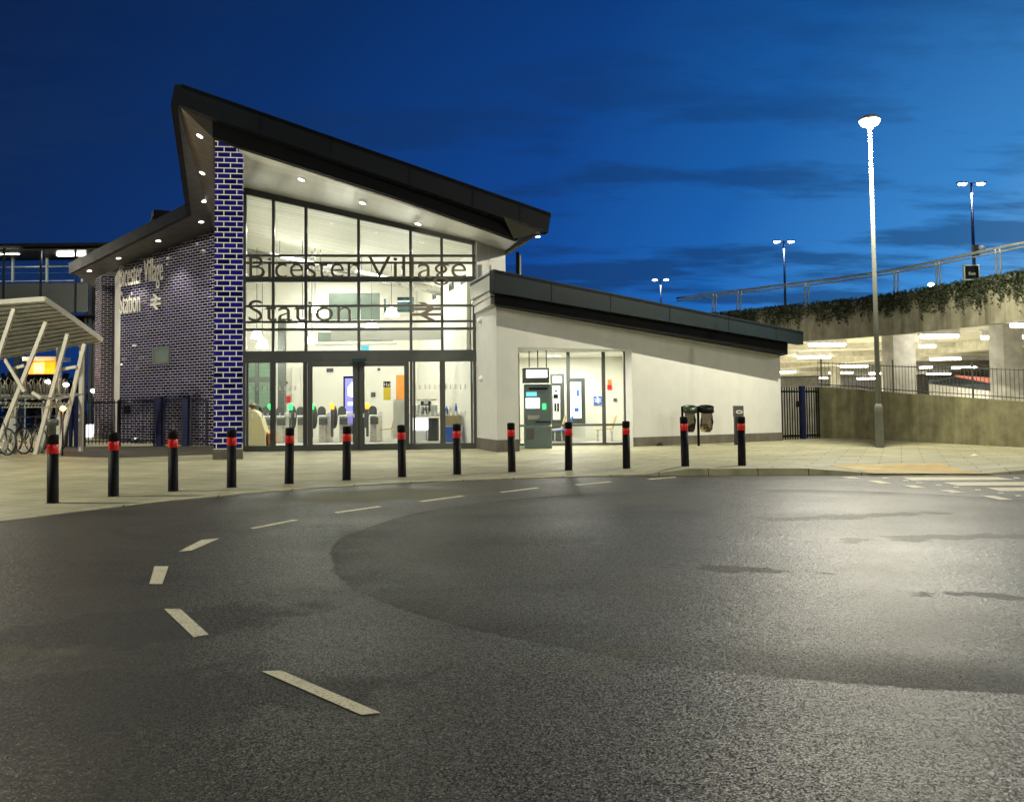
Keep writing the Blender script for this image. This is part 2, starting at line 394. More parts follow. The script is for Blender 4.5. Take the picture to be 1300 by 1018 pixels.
M['navy'] = plain('dark_navy_paint', (.012,.014,.030), .4, .1, .1)
M['tyre'] = plain('tyre_rubber', (.022,.021,.019), .7, 0, .2)
M['concrete'] = concrete('car_park_concrete', (.36,.34,.24), (.07,.07,.03), .7)
M['pale_conc'] = concrete('pale_concrete', (.60,.58,.50), (.40,.38,.30), .3)
M['retwall'] = concrete('retaining_concrete', (.19,.18,.10), (.07,.07,.025), .6, True, .6)
M['ivy'] = plain('ivy_leaf', (.022,.034,.008), .6, 0, .5, 4)
M['bag'] = glass('clear_refuse_sack', (.42,.39,.33), .9)
M['greenp'] = plain('green_plastic', (.007,.030,.005), .45, 0, .1)
M['tube'] = emit('tube_light', (1, .96, .88), 22)
M['lens'] = emit('street_lamp_lens', (1, .95, .80), 9)
M['deck_lens'] = emit('deck_lamp_lens', (.92, 1, .93), 9)
M['down'] = emit('downlight_lens', (1, .93, .78), 9)
M['shade'] = emit('lit_shade', (1, .96, .86), 4)
M['bridge_tube'] = emit('bridge_tube', (1, .93, .80), 14)
M['amber'] = emit('amber_lens', (1, .38, .03), 30)
M['orange_lit'] = emit('orange_lit_panel', (1, .19, .004), .85)
M['white_lit'] = emit('white_lit_panel', (.95, .98, 1), 1.6)
M['screen'] = emit('violet_screen', (.16, .15, .85), .9)
M['screen_w'] = emit('screen_graphics', (.75, .75, 1), 1.0)
M['pale_screen'] = emit('pale_screen', (.85, .93, 1), 1.0)
M['green_led'] = emit('green_led', (.03, 1, .12), 2.2)
M['orange_led'] = emit('orange_led', (1, .22, .02), 2.2)
M['cyan_lit'] = emit('cyan_lit_panel', (.15, .55, .65), .7)
# ------------------------------------------------------------------ ground, road, pavement
PZ = 0.012
mb = MB(); mb.add([(-700,-300,-.05), (700,-300,-.05), (700,900,-.05), (-700,900,-.05)], [(0,1,2,3)])
struct('ground', mb, M['land'], 'dark open ground around the station')
EDGE = [(-30,-2), (-20,2.2), (-14,5.6), (-9.4,8.55), (-7.8,9.6)] + [tuple(G(*p)[:2]) for p in
        [(0,662.5),(100,649.5),(200,637.5),(300,628),(400,620),(520,613.2),(650,608),(740,605.5),(825,604)]] + \
       [(3.3,16.38), (4.4,16.3), (5.4,16.2), (5.95,16.1), (6.6,15.98), (7.5,15.85), (8.4,15.9), (9.2,16.05), (10.4,16.2), (14,16.6), (24,17.6), (60,22)]
def kerb_h(x):                                # upstand of the kerb along the pavement edge
    for x0, x1, x2, x3 in ((2.4,3.3,5.4,7.0), (8.7,10.4,90,91)):
        if x0 < x < x3: return .115 * min(1, (x-x0)/(x1-x0), (x3-x)/(x3-x2))
    return 0.0
mb = MB(); vs = []; n = len(EDGE)
for x, y in EDGE: vs.append((x, y, 0.0))
for x, y in EDGE: vs.append((x*1.0, -60, 0.0))
mb.add(vs, [(i, n+i, n+i+1, i+1) for i in range(n-1)])
struct('road', mb, M['asphalt'], 'worn damp asphalt turning circle in front of the station')
rows = []
for x, y in EDGE:
    h = PZ + kerb_h(x); rows.append([(x, y+.14, h), (x*.99, y+.5, h), (x*.98, y+3.2, PZ), (x*1.0, 64, PZ)])
mb = MB(); vs = [p for r in rows for p in r]
mb.add(vs, [(4*i+k, 4*i+4+k, 4*i+5+k, 4*i+1+k) for i in range(n-1) for k in range(3)])
struct('pavement', mb, M['paving'], 'buff paved forecourt along the road edge')
mb = MB(); vs = []
for x, y in EDGE:
    h = PZ + kerb_h(x) + .003; vs += [(x, y, -.03), (x, y+.015, h), (x, y+.15, h), (x, y+.15, -.03)]
mb.add(vs, [(4*i+k, 4*i+4+k, 4*i+5+k, 4*i+1+k) for i in range(n-1) for k in range(3)])
struct('kerb', mb, M['kerb'], 'mossy kerb dropping flush at the forecourt')
def pave_z(x, y):
    for (x0,y0),(x1,y1) in zip(EDGE, EDGE[1:]):
        if x0 <= x <= x1:
            e = y0 + (y1-y0)*(x-x0)/(x1-x0); d = max(0, min(1, (y-e-.5)/2.7)); return PZ + kerb_h(x)*(1-d)
    return PZ
def on_pave(u, v):
    p = G(u, v, PZ)
    for _ in range(4): p = G(u, v, pave_z(p.x, p.y))
    return p
def flat(mb, px, z):
    mb.add([G(u, v, z) for u, v in px], [tuple(range(len(px)))])
mb = MB(); flat(mb, [(60,579),(150,581),(272,576.5),(272,566),(85,567)], PZ+.005)
struct('path', mb, M['asphalt2'], 'dark asphalt path in front of the side gate')
mb = MB(); flat(mb, [(1050,590),(1194,587.5),(1262,601),(1106,602.2)], PZ+.014)
mb.v = [V((p.x, p.y, pave_z(p.x, p.y)+.006)) for p in mb.v]
struct('tactile_paving', mb, M['tactile'], 'yellow tactile paving at the dropped kerb')
# dashes of the turning circle
LZ = .004
dash_px = [[(332,851.5),(357,850.5),(483,904),(459,907)], [(208,772.5),(229,772.5),(265,805),(246,808.5)], [(196,718.5),(214,718.5),(206,741),(189.5,741)],
           [(256,685),(280,682.7),(243,698.5),(226.5,700)], [(372,659.2),(379,660),(322,671.2),(317,670)], [(479,642.2),(485,643),(429,651.2),(423.5,650)],
           [(585,628.8),(591,629.6),(537,636.8),(531.5,636)], [(680,618.6),(685.5,619.4),(638,625.2),(633,624.4)], [(773,611),(778,611.8),(733,615.8),(728.5,615)],
           [(856,605.3),(860,606),(826,608.6),(821,608)]]
mb = MB()
for q in dash_px:
    g = [G(u, v, LZ) for u, v in q]
    # subdivide long curved dashes so they follow the circle
    mb.add(g, [(0,1,2,3)])
struct('dashed_line', mb, M['line'], 'worn cream dashes curving round the turning circle')
mb = MB()
z0 = 540
def zb(pts):
    flat(mb, [(980 + x/4.0625, 540 + y/4.0625) for x, y in pts], LZ)
for p in ([(675,268),(1160,266),(1260,280),(720,283)], [(880,293),(1700,289),(1800,306),(955,310)], [(1105,321),(1900,318),(2000,334),(1175,338)], [(1320,350),(2100,347),(2200,366),(1400,370)],
          [(360,265),(425,265),(452,272),(395,272)], [(490,284),(555,284),(617,298),(555,299)], [(665,308),(735,308),(802,321),(735,322)], [(860,333),(930,333),(1002,346),(930,347)],
          [(1070,361),(1140,361),(1247,382),(1175,383)], [(1300,396),(1380,396),(1500,420),(1420,421)]): zb(p)
for x, y in ((585,270),(690,283),(760,295),(860,307),(950,318),(1062,332),(1180,348),(1270,362),(1262,270)): zb([(x-18,y-2.5),(x+12,y-2.5),(x+18,y+2.5),(x-12,y+2.5)])
struct('zebra_crossing', mb, M['line'], 'cream zebra stripes with give way dashes and studs')
# ------------------------------------------------------------------ bollards
t = thing('bollard', 'black', 'bollard', group='black bollards with red bands along the forecourt edge')
mb = MB(); mb.lathe((0,0,0), [(.079,-.06),(.079,0),(.077,.715)], 24)
mb.lathe((0,0,0), [(.077,.85),(.079,.955),(.076,.98),(.064,.991),(.03,.994),(0,.994)], 24)
part('post', mb, M['bollard'], t)
mb = MB(); mb.lathe((0,0,0), [(.0775,.715),(.079,.717),(.079,.848),(.0775,.85)], 24); part('red_band', mb, M['red'], t)
mb = MB(); mb.lathe((0,0,0), [(.10,-.02),(.10,.004),(.08,.006)], 20); part('base_ring', mb, M['plinth'], t)
bl = [(67,638.5,'leftmost black red-banded bollard, in front of the parked bicycles'), (144,630,'black red-banded bollard in front of the rear brick pillar and side gate'),
      (220,623.5,'black red-banded bollard in front of the blue post before the glazed brick side wall'), (294,618.6,'black red-banded bollard in front of the tall blue brick fin'),
      (367,614,'black red-banded bollard in front of the left fixed glazing and ticket gates'), (440,609.5,'black red-banded bollard in front of the sliding door and violet screen'),
      (510.5,605.3,'black red-banded bollard in front of the orange poster'), (580.5,602,'black red-banded bollard in front of the blue crate'),
      (650,599,'black red-banded bollard just left of the cash machine'), (722,597,'black red-banded bollard just right of the cash machine'),
      (795.5,595,'black red-banded bollard at the right edge of the recessed window'), (870,592.3,'black red-banded bollard in front of the green refuse sack holder'),
      (942,591.4,'rightmost black red-banded bollard, in front of the dark post bin')]
for i, (u, v, lab) in enumerate(bl):
    o = t if i == 0 else copy_tree(t)
    place(o, on_pave(u, v), random.uniform(0,6), lab); o.rotation_euler.x = random.uniform(-.014,.014); o.rotation_euler.y = random.uniform(-.014,.014)
# ------------------------------------------------------------------ station building
ST = thing('station_building', 'glass fronted railway station with blue brick fin, sloping dark roof and white side wing', 'station', (-3,27,0))
PG = Plane(G(309,573.8), G(608,569.7))                       # main glazing
zl = PG.at(308,243).z; zr = PG.at(603,308).z; sL = PG.su(310,560); sR = PG.su(605,500)
def ztop(s): return zl + (zr-zl)*(s-sL)/(sR-sL)
DEP = V((-.292, .956, 0)).normalized()                        # direction the building runs back in
fr = part('window_frame', (lambda m: (
    [m.beam(PG.p(PG.su(u), .05), PG.p(PG.su(u), ztop(PG.su(u))-.02), .085, .13, PG.n) for u in (310.5,347,388.6,455.9,522.3,562,602.6)],
    m.beam(PG.p(sL, ztop(sL)), PG.p(sR, ztop(sR)), .2, .15, PG.n),
    [m.beam(PG.p(sL, z), PG.p(sR, z), w, .105, PG.n) for z, w in ((PG.at(455,325).z,.075), (PG.at(455,334).z,.07), (PG.at(455,354.8).z,.17), (PG.at(455,388.5).z,.07), (PG.at(455,408.5).z,.07), (PG.at(455,418).z,.08), (PG.at(455,447.7).z,.13))],
    m.beam(PG.p(sL, PG.at(455,455).z), PG.p(sR, PG.at(455,455).z), .24, .155, PG.n),
    m.beam(PG.p(sL, .09), PG.p(sR, .09), .20, .16, PG.n), m)[-1])(MB()), M['frame'], ST)
us = (310.5,347,388.6,455.9,522.3,562,602.6)
for a, b in zip(us, us[1:]):
    sa, sb = PG.su(a)+.05, PG.su(b)-.05
    m = MB(); zt = PG.at(455,455).z + .125
    m.prism([PG.p(sa,zt,-.01), PG.p(sb,zt,-.01), PG.p(sb,ztop(sb)-.11,-.01), PG.p(sa,ztop(sa)-.11,-.01)], PG.n*.014)
    part('upper_pane', m, M['glass'], ST)
zt = PG.at(455,455).z - .12
for a, b, kind in ((312.5,347,0),(347,388.6,0),(390.5,455.5,1),(456.3,520.5,1),(524,562,0),(562,601,0)):
    sa, sb = PG.su(a)+.05, PG.su(b)-.05
    if kind:
        m = MB(); st = .15
        for s_ in (sa+st/2-.03, sb-st/2+.03): m.beam(PG.p(s_, .02, .09), PG.p(s_, zt, .09), st, .06, PG.n)
        m.beam(PG.p(sa, .12, .09), PG.p(sb, .12, .09), .17, .055, PG.n); m.beam(PG.p(sa, zt-.07, .09), PG.p(sb, zt-.07, .09), .13, .055, PG.n)
        d = part('sliding_door', m, M['frame'], ST)
        m = MB(); m.prism([PG.p(sa+.1,.2,.085), PG.p(sb-.1,.2,.085), PG.p(sb-.1,zt-.13,.085), PG.p(sa+.1,zt-.13,.085)], PG.n*.012); part('door_pane', m, M['glass'], d)
        m = MB(); sh = sb-.09 if a < 400 else sa+.09
        m.beam(PG.p(sh, 1.03, .13), PG.p(sh, 1.15, .13), .05, .02, PG.n); part('handle', m, M['white'], d)
    else:
        m = MB()
        for s_ in (sa+.0, sb-.0): m.beam(PG.p(s_, .19, .04), PG.p(s_, zt, .04), .07, .05, PG.n)
        part('side_frame', m, M['frame'], ST)
        m = MB(); m.prism([PG.p(sa+.03,.19,-.01), PG.p(sb-.03,.19,-.01), PG.p(sb-.03,zt,-.01), PG.p(sa+.03,zt,-.01)], PG.n*.014); part('lower_pane', m, M['glass'], ST)
m = MB()                                                     # rows of small white marks on the glass
for zc, hh in ((PG.at(455,492).z, .14), (PG.at(455,526).z, .14)):
    for a, b in ((314,346),(349,380),(527,560),(566,592)):
        s_ = PG.su(a)
        while s_ < PG.su(b):
            m = MB(); m.beam(PG.p(s_, zc-hh/2, .012), PG.p(s_, zc+hh/2, .012), .045, .003, PG.n); part('glass_marking', m, M['white'], ST); s_ += .155
m = MB(); m.beam(PG.p(PG.su(457), zt+.0, .16), PG.p(PG.su(457), zt+.10, .16), .42, .10, PG.n); part('door_sensor', m, M['green_dk'], ST)
# lettering on the front
LF = PG.off(.17)
for wd, ua, ub in (('Bicester', 317, 455), ('Village', 467.5, 592)):
    m = MB(); text(m, wd, LF.at(ua,353.5), LF.t, UP, LF.n, (LF.at(ub,353.5)-LF.at(ua,353.5)).length, LF.at(317,323.5).z-LF.at(317,353.5).z, .06)
    part('name_lettering', m, M['letter'], ST)
m = MB(); text(m, 'Station', LF.at(316,408), LF.t, UP, LF.n, (LF.at(446,408)-LF.at(316,408)).length, LF.at(316,379.5).z-LF.at(316,408).z, .06)
part('station_lettering', m, M['letter'], ST)
def double_arrow(mb, o, ex, ez, n, w, h, d, flip=False):
    fx = (lambda x: 1.6-x) if flip else (lambda x: x)
    P = lambda x, y, k: V(o) + V(ex)*(fx(x)/1.6*w) + V(ez)*(y*h) + V(n)*k
    th = .15
    def stroke(a, b, k): mb.prism([P(a[0], a[1]+th/2, k), P(b[0], b[1]+th/2, k), P(b[0], b[1]-th/2, k), P(a[0], a[1]-th/2, k)], V(n)*d)
    def diag(a, b, k):
        t2 = .17; mb.prism([P(a[0]-t2, a[1], k), P(a[0]+t2, a[1], k), P(b[0]+t2, b[1], k), P(b[0]-t2, b[1], k)], V(n)*d)
    stroke((0,.64), (1.6,.64), 0); stroke((0,.34), (1.6,.34), .0)
    diag((.50,1.0), (1.12,.64), .004); diag((1.12,.64), (.50,.34), .006); diag((.50,.34), (1.12,0), .008)
m = MB(); double_arrow(m, LF.at(522.5,407.5), LF.t, UP, LF.n, (LF.at(561.5,407)-LF.at(522.5,407)).length, LF.at(522,384).z-LF.at(522,407.5).z, .05)
part('railway_emblem', m, M['letter'], ST)
# brick fin in front of the glazing
f0, f1 = G(274,584), G(308,584); f0 = D(271.5,500,22.9); f1 = D(308,500,23.0)
f0 = V((f0.x,f0.y,0)); f1 = V((f1.x,f1.y,0)); FD = V((f1.x, f1.y, 0)).normalized(); FD = (V((f1.x,f1.y,0)).normalized())
PF = Plane(f0, f1); fz0, fz1 = PF.at(271.5,177).z, PF.at(308,188).z
m = MB(); dep = 3.75
m.prism([f0+UP*.27, f1+UP*.27, f1+UP*(fz1+.1), f0+UP*(fz0+.1)], FD*dep); part('brick_fin', m, M['fin'], ST)
m = MB(); m.prism([f0-PF.t*.02-PF.n*-.03, f1+PF.t*.02-PF.n*-.03, f1+PF.t*.02+PF.n*.03+UP*.27, f0-PF.t*.02+PF.n*.03+UP*.27], FD*(dep-.1)); part('fin_plinth', m, M['plinth'], ST)
# main roof
pl = D(225,132,21.6); pr_ = D(690,294,24.4); PR = Plane(pl, pr_); PB = PR.off(-.38)
q = lambda P, l: [P.at(u, v) for u, v in l]
m = MB(); m.prism(q(PR, [(230.5,106.6),(699.5,270.4),(696,295.5),(688,294.3),(560,249),(269,149),(225,132)]), -PR.n*.33); part('roof_fascia', m, M['roof'], ST)
m = MB(); m.prism(q(PB, [(269,140),(300,150),(560,240),(663.5,279),(663.5,288),(657,305),(560,270.5),(520,256),(307,187.5),(270,173.5)]), -PR.n*.25); part('fascia_beam', m, M['black'], ST)
TL, TR = PR.at(230.5,106.6), PR.at(699.5,270.4)
BR_ = TR + DEP*11; K = D(243,272,29.0); KT = D(243,259,29.0); Lp = D(93,346.5,35.0); LT = D(92,335,35.0)
Q_ = PG.p(sL-.3, zl+.55) + DEP*11.6
m = MB(); m.prism([TL-UP*.12, TR-UP*.12, BR_-UP*.12, Q_], UP*.1); m.prism([TL-UP*.12, Q_, KT-UP*.06], UP*.05); part('roof_sheet', m, M['roof'], ST)
for u in (330,420,520,600,660):                              # panel joints
    pa, pb = PR.at(u, 106.6+(u-230.5)*.3493+.5), PR.at(u, 132+(u-225)*.35-1); m = MB(); m.beam(pa, V((pa.x,pa.y,pb.z)), .02, .012, PR.n); part('fascia_joint', m, M['black'], ST)
# white soffit between fascia beam and the glazing
PB2 = PR.off(-.62)
F0, F1 = PB2.at(307,187.5), PB2.at(656,305)
F0.z = PB.at(307,187.5).z; F1.z = PB.at(657,305).z
B0, B1 = PG.p(sL-.1, ztop(sL)+.12), PG.p(sR+.05, ztop(sR)+.12); B2 = D(641,319,28.0)
F0 = F0 - (F1-F0)*.01
m = MB()
ns = 10
fs_ = [F0.lerp(F1, i/ns) for i in range(ns+1)]; bs_ = [B0.lerp(B2, i/ns) for i in range(ns+1)]
for i in range(ns+1):
    t_ = i/ns; sgl = 1-0
g = []
for i in range(ns+1): g += [fs_[i], bs_[i], bs_[i]+UP*.08, fs_[i]+UP*.08]
m.add(g, [(4*i+k, 4*i+4+k, 4*i+4+(k+1)%4, 4*i+(k+1)%4) for i in range(ns) for k in range(4)] + [(0,1,2,3), (4*ns+3,4*ns+2,4*ns+1,4*ns)])
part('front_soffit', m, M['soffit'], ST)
sn = (fs_[5]-fs_[0]).cross(bs_[0]-fs_[0]).normalized(); sn = -sn if sn.z > 0 else sn
def on_tri(u, v, a, b, c):
    n = (b-a).cross(c-a); r = ray(u, v); return EYE + r*((a-EYE).dot(n)/r.dot(n)), (n.normalized() if n.z < 0 else -n.normalized())
def downlight(p, n, r=.085):
    ex = n.orthogonal().normalized(); ey = n.cross(ex)
    c = [p + n*.012 + ex*math.cos(k*math.pi/8)*r + ey*math.sin(k*math.pi/8)*r for k in range(16)]
    m = MB(); m.prism(c, -n*.02); d = part('downlight', m, M['down'], ST)
    c2 = [p + n*.004 + ex*math.cos(k*math.pi/8)*r*1.45 + ey*math.sin(k*math.pi/8)*r*1.45 for k in range(16)]
    m = MB(); m.prism(c2, -n*.02); part('trim_ring', m, M['steel'], d); return d
for u, v in ((382.5,228.3),(460,258),(530.6,284.5)):
    p, n_ = on_tri(u, v, F0, F1, B0); d_ = downlight(p, n_); lamp('downlight_beam', 'SPOT', p-UP*.1, 260, (1,.93,.78), ST, .08, (0,0,0), 95, .6)
# right end of the main roof: side soffit, white return wall and post
m = MB(); sd = [PR.at(690,294.3), PR.at(640,277.5), PB.at(652,303), B2, B2 + DEP*3, PR.at(694,296)+DEP*6]
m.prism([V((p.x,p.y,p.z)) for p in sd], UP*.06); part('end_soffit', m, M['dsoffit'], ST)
p, n_ = V(PR.at(691,297)), V((0,0,-1)); downlight(PR.at(690,296)+DEP*.5-UP*.01, n_, .06)
rw0, rw1 = PG.p(sR+.045, 0, .16), D(641.5,330,27.9); rw1.z = 0
m = MB(); m.prism([rw0+UP*3, rw1+UP*3, V((rw1.x,rw1.y,B2.z+.02)), V((rw0.x,rw0.y,ztop(sR)+.08))], DEP*.3); part('end_wall', m, M['render'], ST)
pp = D(657,330,27.0); m = MB(); m.beam(V((pp.x,pp.y,3.2)), V((pp.x,pp.y,6.15)), .11, .11); part('roof_post', m, M['black'], ST)
pq = D(660.2,330,27.3); m = MB(); m.tube([V((pq.x,pq.y,3.2)), V((pq.x,pq.y,6.1))], .03, 8); part('downpipe', m, M['galv'], ST)
# left side: glazed brick wall, rear pillar, dark soffit
w0, w1 = G(270,566.3), G(152,562.2); PW2 = Plane(w1, w0)
wz0, wz1 = PW2.at(271,293).z, PW2.at(152,343).z
we = w0 + (w0-w1).normalized()*1.0; 
m = MB(); m.prism([w1, we, we+UP*(wz0+.8), w0+UP*(wz0+.12), w1+UP*(wz1+.1)], -PW2.n*.3); part('brick_side_wall', m, M['bwall'], ST)
c0, c1, c2 = D(119.6,500,40.0), D(128,500,38.8), D(146.5,500,39.2); c3 = D(152,500,36.4)
cz = D(128,353,38.8).z+.12
pts = [V((p.x,p.y,0)) for p in (c0,c1,c2)]; pts.append(pts[0]+(pts[2]-pts[1]))
m = MB(); m.prism([p+UP*.25 for p in pts], UP*(cz-.25)); part('rear_brick_pillar', m, M['bwall'], ST)
m = MB(); cc = sum(pts, V((0,0,0)))/4; m.prism([cc+(p-cc)*1.05 for p in pts], UP*.25); part('pillar_plinth', m, M['plinth'], ST)
m = MB(); a_ = V((c2.x,c2.y,0)); b_ = V((c3.x,c3.y,0)); m.prism([a_+PW2.n*-.02, b_, b_+UP*(cz-.1), a_+UP*(cz-.1)], V((-.3,.4,0))); part('white_reveal', m, M['render'], ST)
W1, W2 = PW2.at(271.5,293), PW2.at(122,352)
FT = PF.at(271,177) + UP*.02; C1 = PR.at(225,132)
m = MB(); AX = PB.at(270.5,149)
tri = [(C1,FT,W1),(C1,W1,K),(K,W1,W2),(K,W2,Lp)]
FTb = FT + PF.t*.8; W1b = W1 + PW2.t*1.6 + UP*.1
for a, b, c in tri + [(C1,AX,FT),(FT,FTb,W1b),(FT,W1b,W1),(Lp,W2,W2+V((-2,4,.1)))]:
    m.add([a,b,c,a+UP*.06,b+UP*.06,c+UP*.06], [(0,1,2),(3,5,4),(0,3,4,1),(1,4,5,2),(2,5,3,0)])
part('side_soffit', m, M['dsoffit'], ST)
m = MB()
for a, b, at_, bt in ((C1,K,PR.at(230.5,108),KT),(K,Lp,KT,LT)):
    o_ = (b-a).normalized().cross(UP)*-.04; o_.z = 0
    m.add([a-UP*.05,b-UP*.05,bt,at_,a-UP*.05+o_*4,b-UP*.05+o_*4,bt+o_*4,at_+o_*4], [(0,1,2,3),(7,6,5,4),(0,4,5,1),(1,5,6,2),(2,6,7,3),(3,7,4,0)])
part('side_fascia', m, M['roof'], ST)
m = MB(); m.prism([KT, LT, LT+V((3,10,0)), KT+V((4,12,1.2))], UP*.08); part('rear_roof', m, M['roof'], ST)
v0 = D(181,290,34); v1 = D(202,283,33); m = MB(); m.box(((v0.x+v1.x)/2, 34.5, D(190,282,34).z), (.65,.8,1.0), .5); m.box(((v0.x+v1.x)/2, 34.5, D(190,277,34).z+.02), (.75,.9,.06), .5); part('roof_vent', m, M['black'], ST)
for (u, v), tr in (((253.6,173),0),((256.7,220),0),((259.5,255.5),1),((255.5,282),2),((201,306),2),((150.5,328),3),((113.4,344),3)):
    p, n_ = on_tri(u, v, *tri[tr]); downlight(p, n_, .08); lamp('downlight_beam', 'SPOT', p-UP*.1, 160, (1,.92,.76), ST, .08, (0,0,0), 100, .6)
# side wall: steel lettering, emblem, small window, recessed piers
PS = PW2.off(.12)
m = MB(); a, b = PS.at(152,365), PS.at(207,349)
text(m, 'Bicester Village', V((a.x,a.y,a.z)), PS.t, UP, PS.n, (V((b.x,b.y,0))-V((a.x,a.y,0))).length, 1.0, .025); part('side_lettering', m, M['sletter'], ST)
m = MB(); b = PS.at(178,395); a = PS.at(152,399)
text(m, 'Station', a, PS.t, UP, PS.n, (V((b.x,b.y,0))-V((a.x,a.y,0))).length, 0.95, .025); part('side_station_lettering', m, M['sletter'], ST)
m = MB(); a = PS.at(192,394); b = PS.at(204,390); double_arrow(m, a, PS.t, UP, PS.n, (V((b.x,b.y,0))-V((a.x,a.y,0))).length, .62, .05); part('side_emblem', m, M['sletter'], ST)
def on_wall(P, u0, v0, u1, v1, w, d):       # framed rectangle on plane P
    a, b = P.at(u0, v1), P.at(u1, v1); zt_ = P.at(u0, v0).z; sa, sb = P.s_of(a), P.s_of(b); zb_ = a.z; mm = MB()
    for x in (sa, sb): mm.beam(P.p(x, zb_-w/2), P.p(x, zt_+w/2), w, d, P.n)
    for z in (zb_, zt_): mm.beam(P.p(sa+w/2, z), P.p(sb-w/2, z), w, d*.96, P.n)
    g_ = MB(); g_.prism([P.p(sa,zb_), P.p(sb,zb_), P.p(sb,zt_), P.p(sa,zt_)], P.n*.02); return mm, g_
fm, gm = on_wall(PW2.off(.02), 195, 442, 215, 461.5, .09, .08); w_ = part('side_window', fm, M['frame'], ST); part('pane', gm, M['green_gl'], w_)
# interior shell
XR = V((PG.p(sR+.3,0).x, PG.p(sR,0).y+.12, 0)); XL = V((PG.p(sL-.3,0).x, PG.p(sL,0).y+.12, 0)); DPT = 11.5
XRb, XLb = XR+DEP*DPT, XL+DEP*DPT
m = MB(); m.prism([XL, XR, XRb, XLb], UP*.0145); part('hall_floor', m, M['ifloor'], ST)
m = MB(); m.prism([XLb, XRb, XRb+UP*(zr+.1), XLb+UP*(zl+.1)], DEP*.2); part('hall_back_wall', m, M['iwall'], ST)
m = MB(); m.prism([XR, XRb, XRb+UP*(zr+.1), XR+UP*(zr+.1)], V((.12,.03,0))); m.prism([XL, XLb, XLb+UP*(zl+.1), XL+UP*(zl+.1)], V((-.12,-.03,0))); part('hall_side_wall', m, M['iwall'], ST)
m = MB(); m.prism([XL+UP*(zl+.02), XR+UP*(zr+.02), XRb+UP*(zr+.02), XLb+UP*(zl+.02)], UP*.08); part('hall_ceiling', m, M['iceil'], ST)
PBK = Plane(XLb, XRb).off(.015)
def panel(P, u0, v0, u1, v1, d=.03, k=0):
    a, b = P.at(u0, v1), P.at(u1, v1); sa, sb = P.s_of(a), P.s_of(b); zt_ = P.at((u0+u1)/2, v0).z; zb_ = P.at((u0+u1)/2, v1).z
    m = MB(); m.prism([P.p(sa,zb_,k), P.p(sb,zb_,k), P.p(sb,zt_,k), P.p(sa,zt_,k)], P.n*d); return m
for (a, b_, c, d_), mt in (((416,371,484,408),'green_gl'), ((402,421,501,435.5),'green_gl'), ((503,376,527,398),'green_dk'), ((486,378,492,403),'green_dk')):
    fm, gm = on_wall(PBK, a, b_, c, d_, .1, .08); w_ = part('inner_window', fm, M['iwall'], ST); part('pane', gm, M[mt], w_)
PRW = Plane(XRb, XR).off(.02)
m = MB(); pts = [PRW.at(548,384), PRW.at(597,358), PRW.at(597,445), PRW.at(548,445)]; m.prism(pts, PRW.n*.12); part('stair_parapet', m, M['iwall'], ST)
for u0, v0, u1, v1 in ((550,366,553,381),(571,362,575,374),(586,358,590,366)):
    fm, gm = on_wall(PRW, u0, v0, u1, v1, .08, .06); w_ = part('inner_window', fm, M['frame'], ST); part('pane', gm, M['green_dk'], w_)
# glazed lobby at the left of the hall
PLB = Plane(D(308,520,33.2), D(356,520,33.2)); m = MB()
for u in (309,326,345): m.beam(PLB.p(PLB.su(u),.01), PLB.p(PLB.su(u),PLB.at(330,455).z), .14, .1, PLB.n)
m.beam(PLB.p(PLB.su(358),.01), PLB.p(PLB.su(358),PLB.at(330,405).z), .26, .26, PLB.n)
for v, w in ((457,.1),(482,.2)): m.beam(PLB.p(PLB.su(309),PLB.at(330,v).z), PLB.p(PLB.su(345),PLB.at(330,v).z), w, .09, PLB.n)
part('lobby_frame', m, M['frame'], ST); part('lobby_pane', panel(PLB, 310, 458, 345, 562, .02), M['gdark'], ST)
for a, b in ((.12,.3),(.36,.3),(.6,.3),(.84,.3),(.2,.7),(.5,.7),(.8,.7)):     # slim lights and a duct under the hall ceiling
    p = XL.lerp(XR,a).lerp(XLb.lerp(XRb,a), b) + UP*(zl+(zr-zl)*a - .12); m = MB(); m.beam(p-V((.09,-.3,0))*2, p+V((.09,-.3,0))*-2, .1, .06, UP); part('ceiling_light', m, M['shade'], ST)
m = MB(); a = XL.lerp(XLb,.55)+UP*(zl-.75); b = XR.lerp(XRb,.55)+UP*(zr-.75); m.tube([a,b], .17, 14); part('ceiling_duct', m, M['steel'], ST)
for k in (.2,.4,.6,.8):
    p = a.lerp(b,k); m = MB(); m.tube([p+UP*.16, p+UP*.7], .012, 6); part('duct_hanger', m, M['dgrey'], ST)
for u, v, w, h in ((481,469,.12,.12),(474,501,.2,.2),(364,486,.1,.1),(365,507,.25,.3),(419,470,.3,.16),(549,465,.14,.14)):
    p = PBK.at(u,v); m = MB(); m.obox(p-V((w/2,0,h/2))-V((0,.03,0)), (w,0,0), (0,.03,0), (0,0,h)); part('wall_plate', m, M['red' if v == 507 else 'dgrey'], ST)
m = MB(); m.beam(PBK.at(400,461), PBK.at(433,457), .08, .05, UP); part('wall_rail', m, M['dgrey'], ST)
m = MB(); p0_, p1_ = PBK.at(372,456), PBK.at(433,456); m.prism([V((p0_.x,p0_.y,0.02)), V((p0_.x+.35,p0_.y-.02,.02)), V((p0_.x+.35,p0_.y-.02,3.1)), V((p0_.x,p0_.y,3.1))], PBK.n*.25); part('door_pier', m, M['iwall'], ST)
m = MB(); m.beam(PG.p(PG.su(400),PG.at(455,414).z,-3.5), PG.p(PG.su(560),PG.at(455,414).z,-3.5), .25, .35, UP); part('mezzanine_edge', m, M['iwall'], ST)
# ------------------------------------------------------------------ white side wing
g0, g1 = G(631.5,574.5), G(990,559.8); PN = Plane(g0, g1)
g0 = V((g0.x,g0.y,0)); WD = -PN.n
fa = PN.off(.95); fb = PN.off(.62)
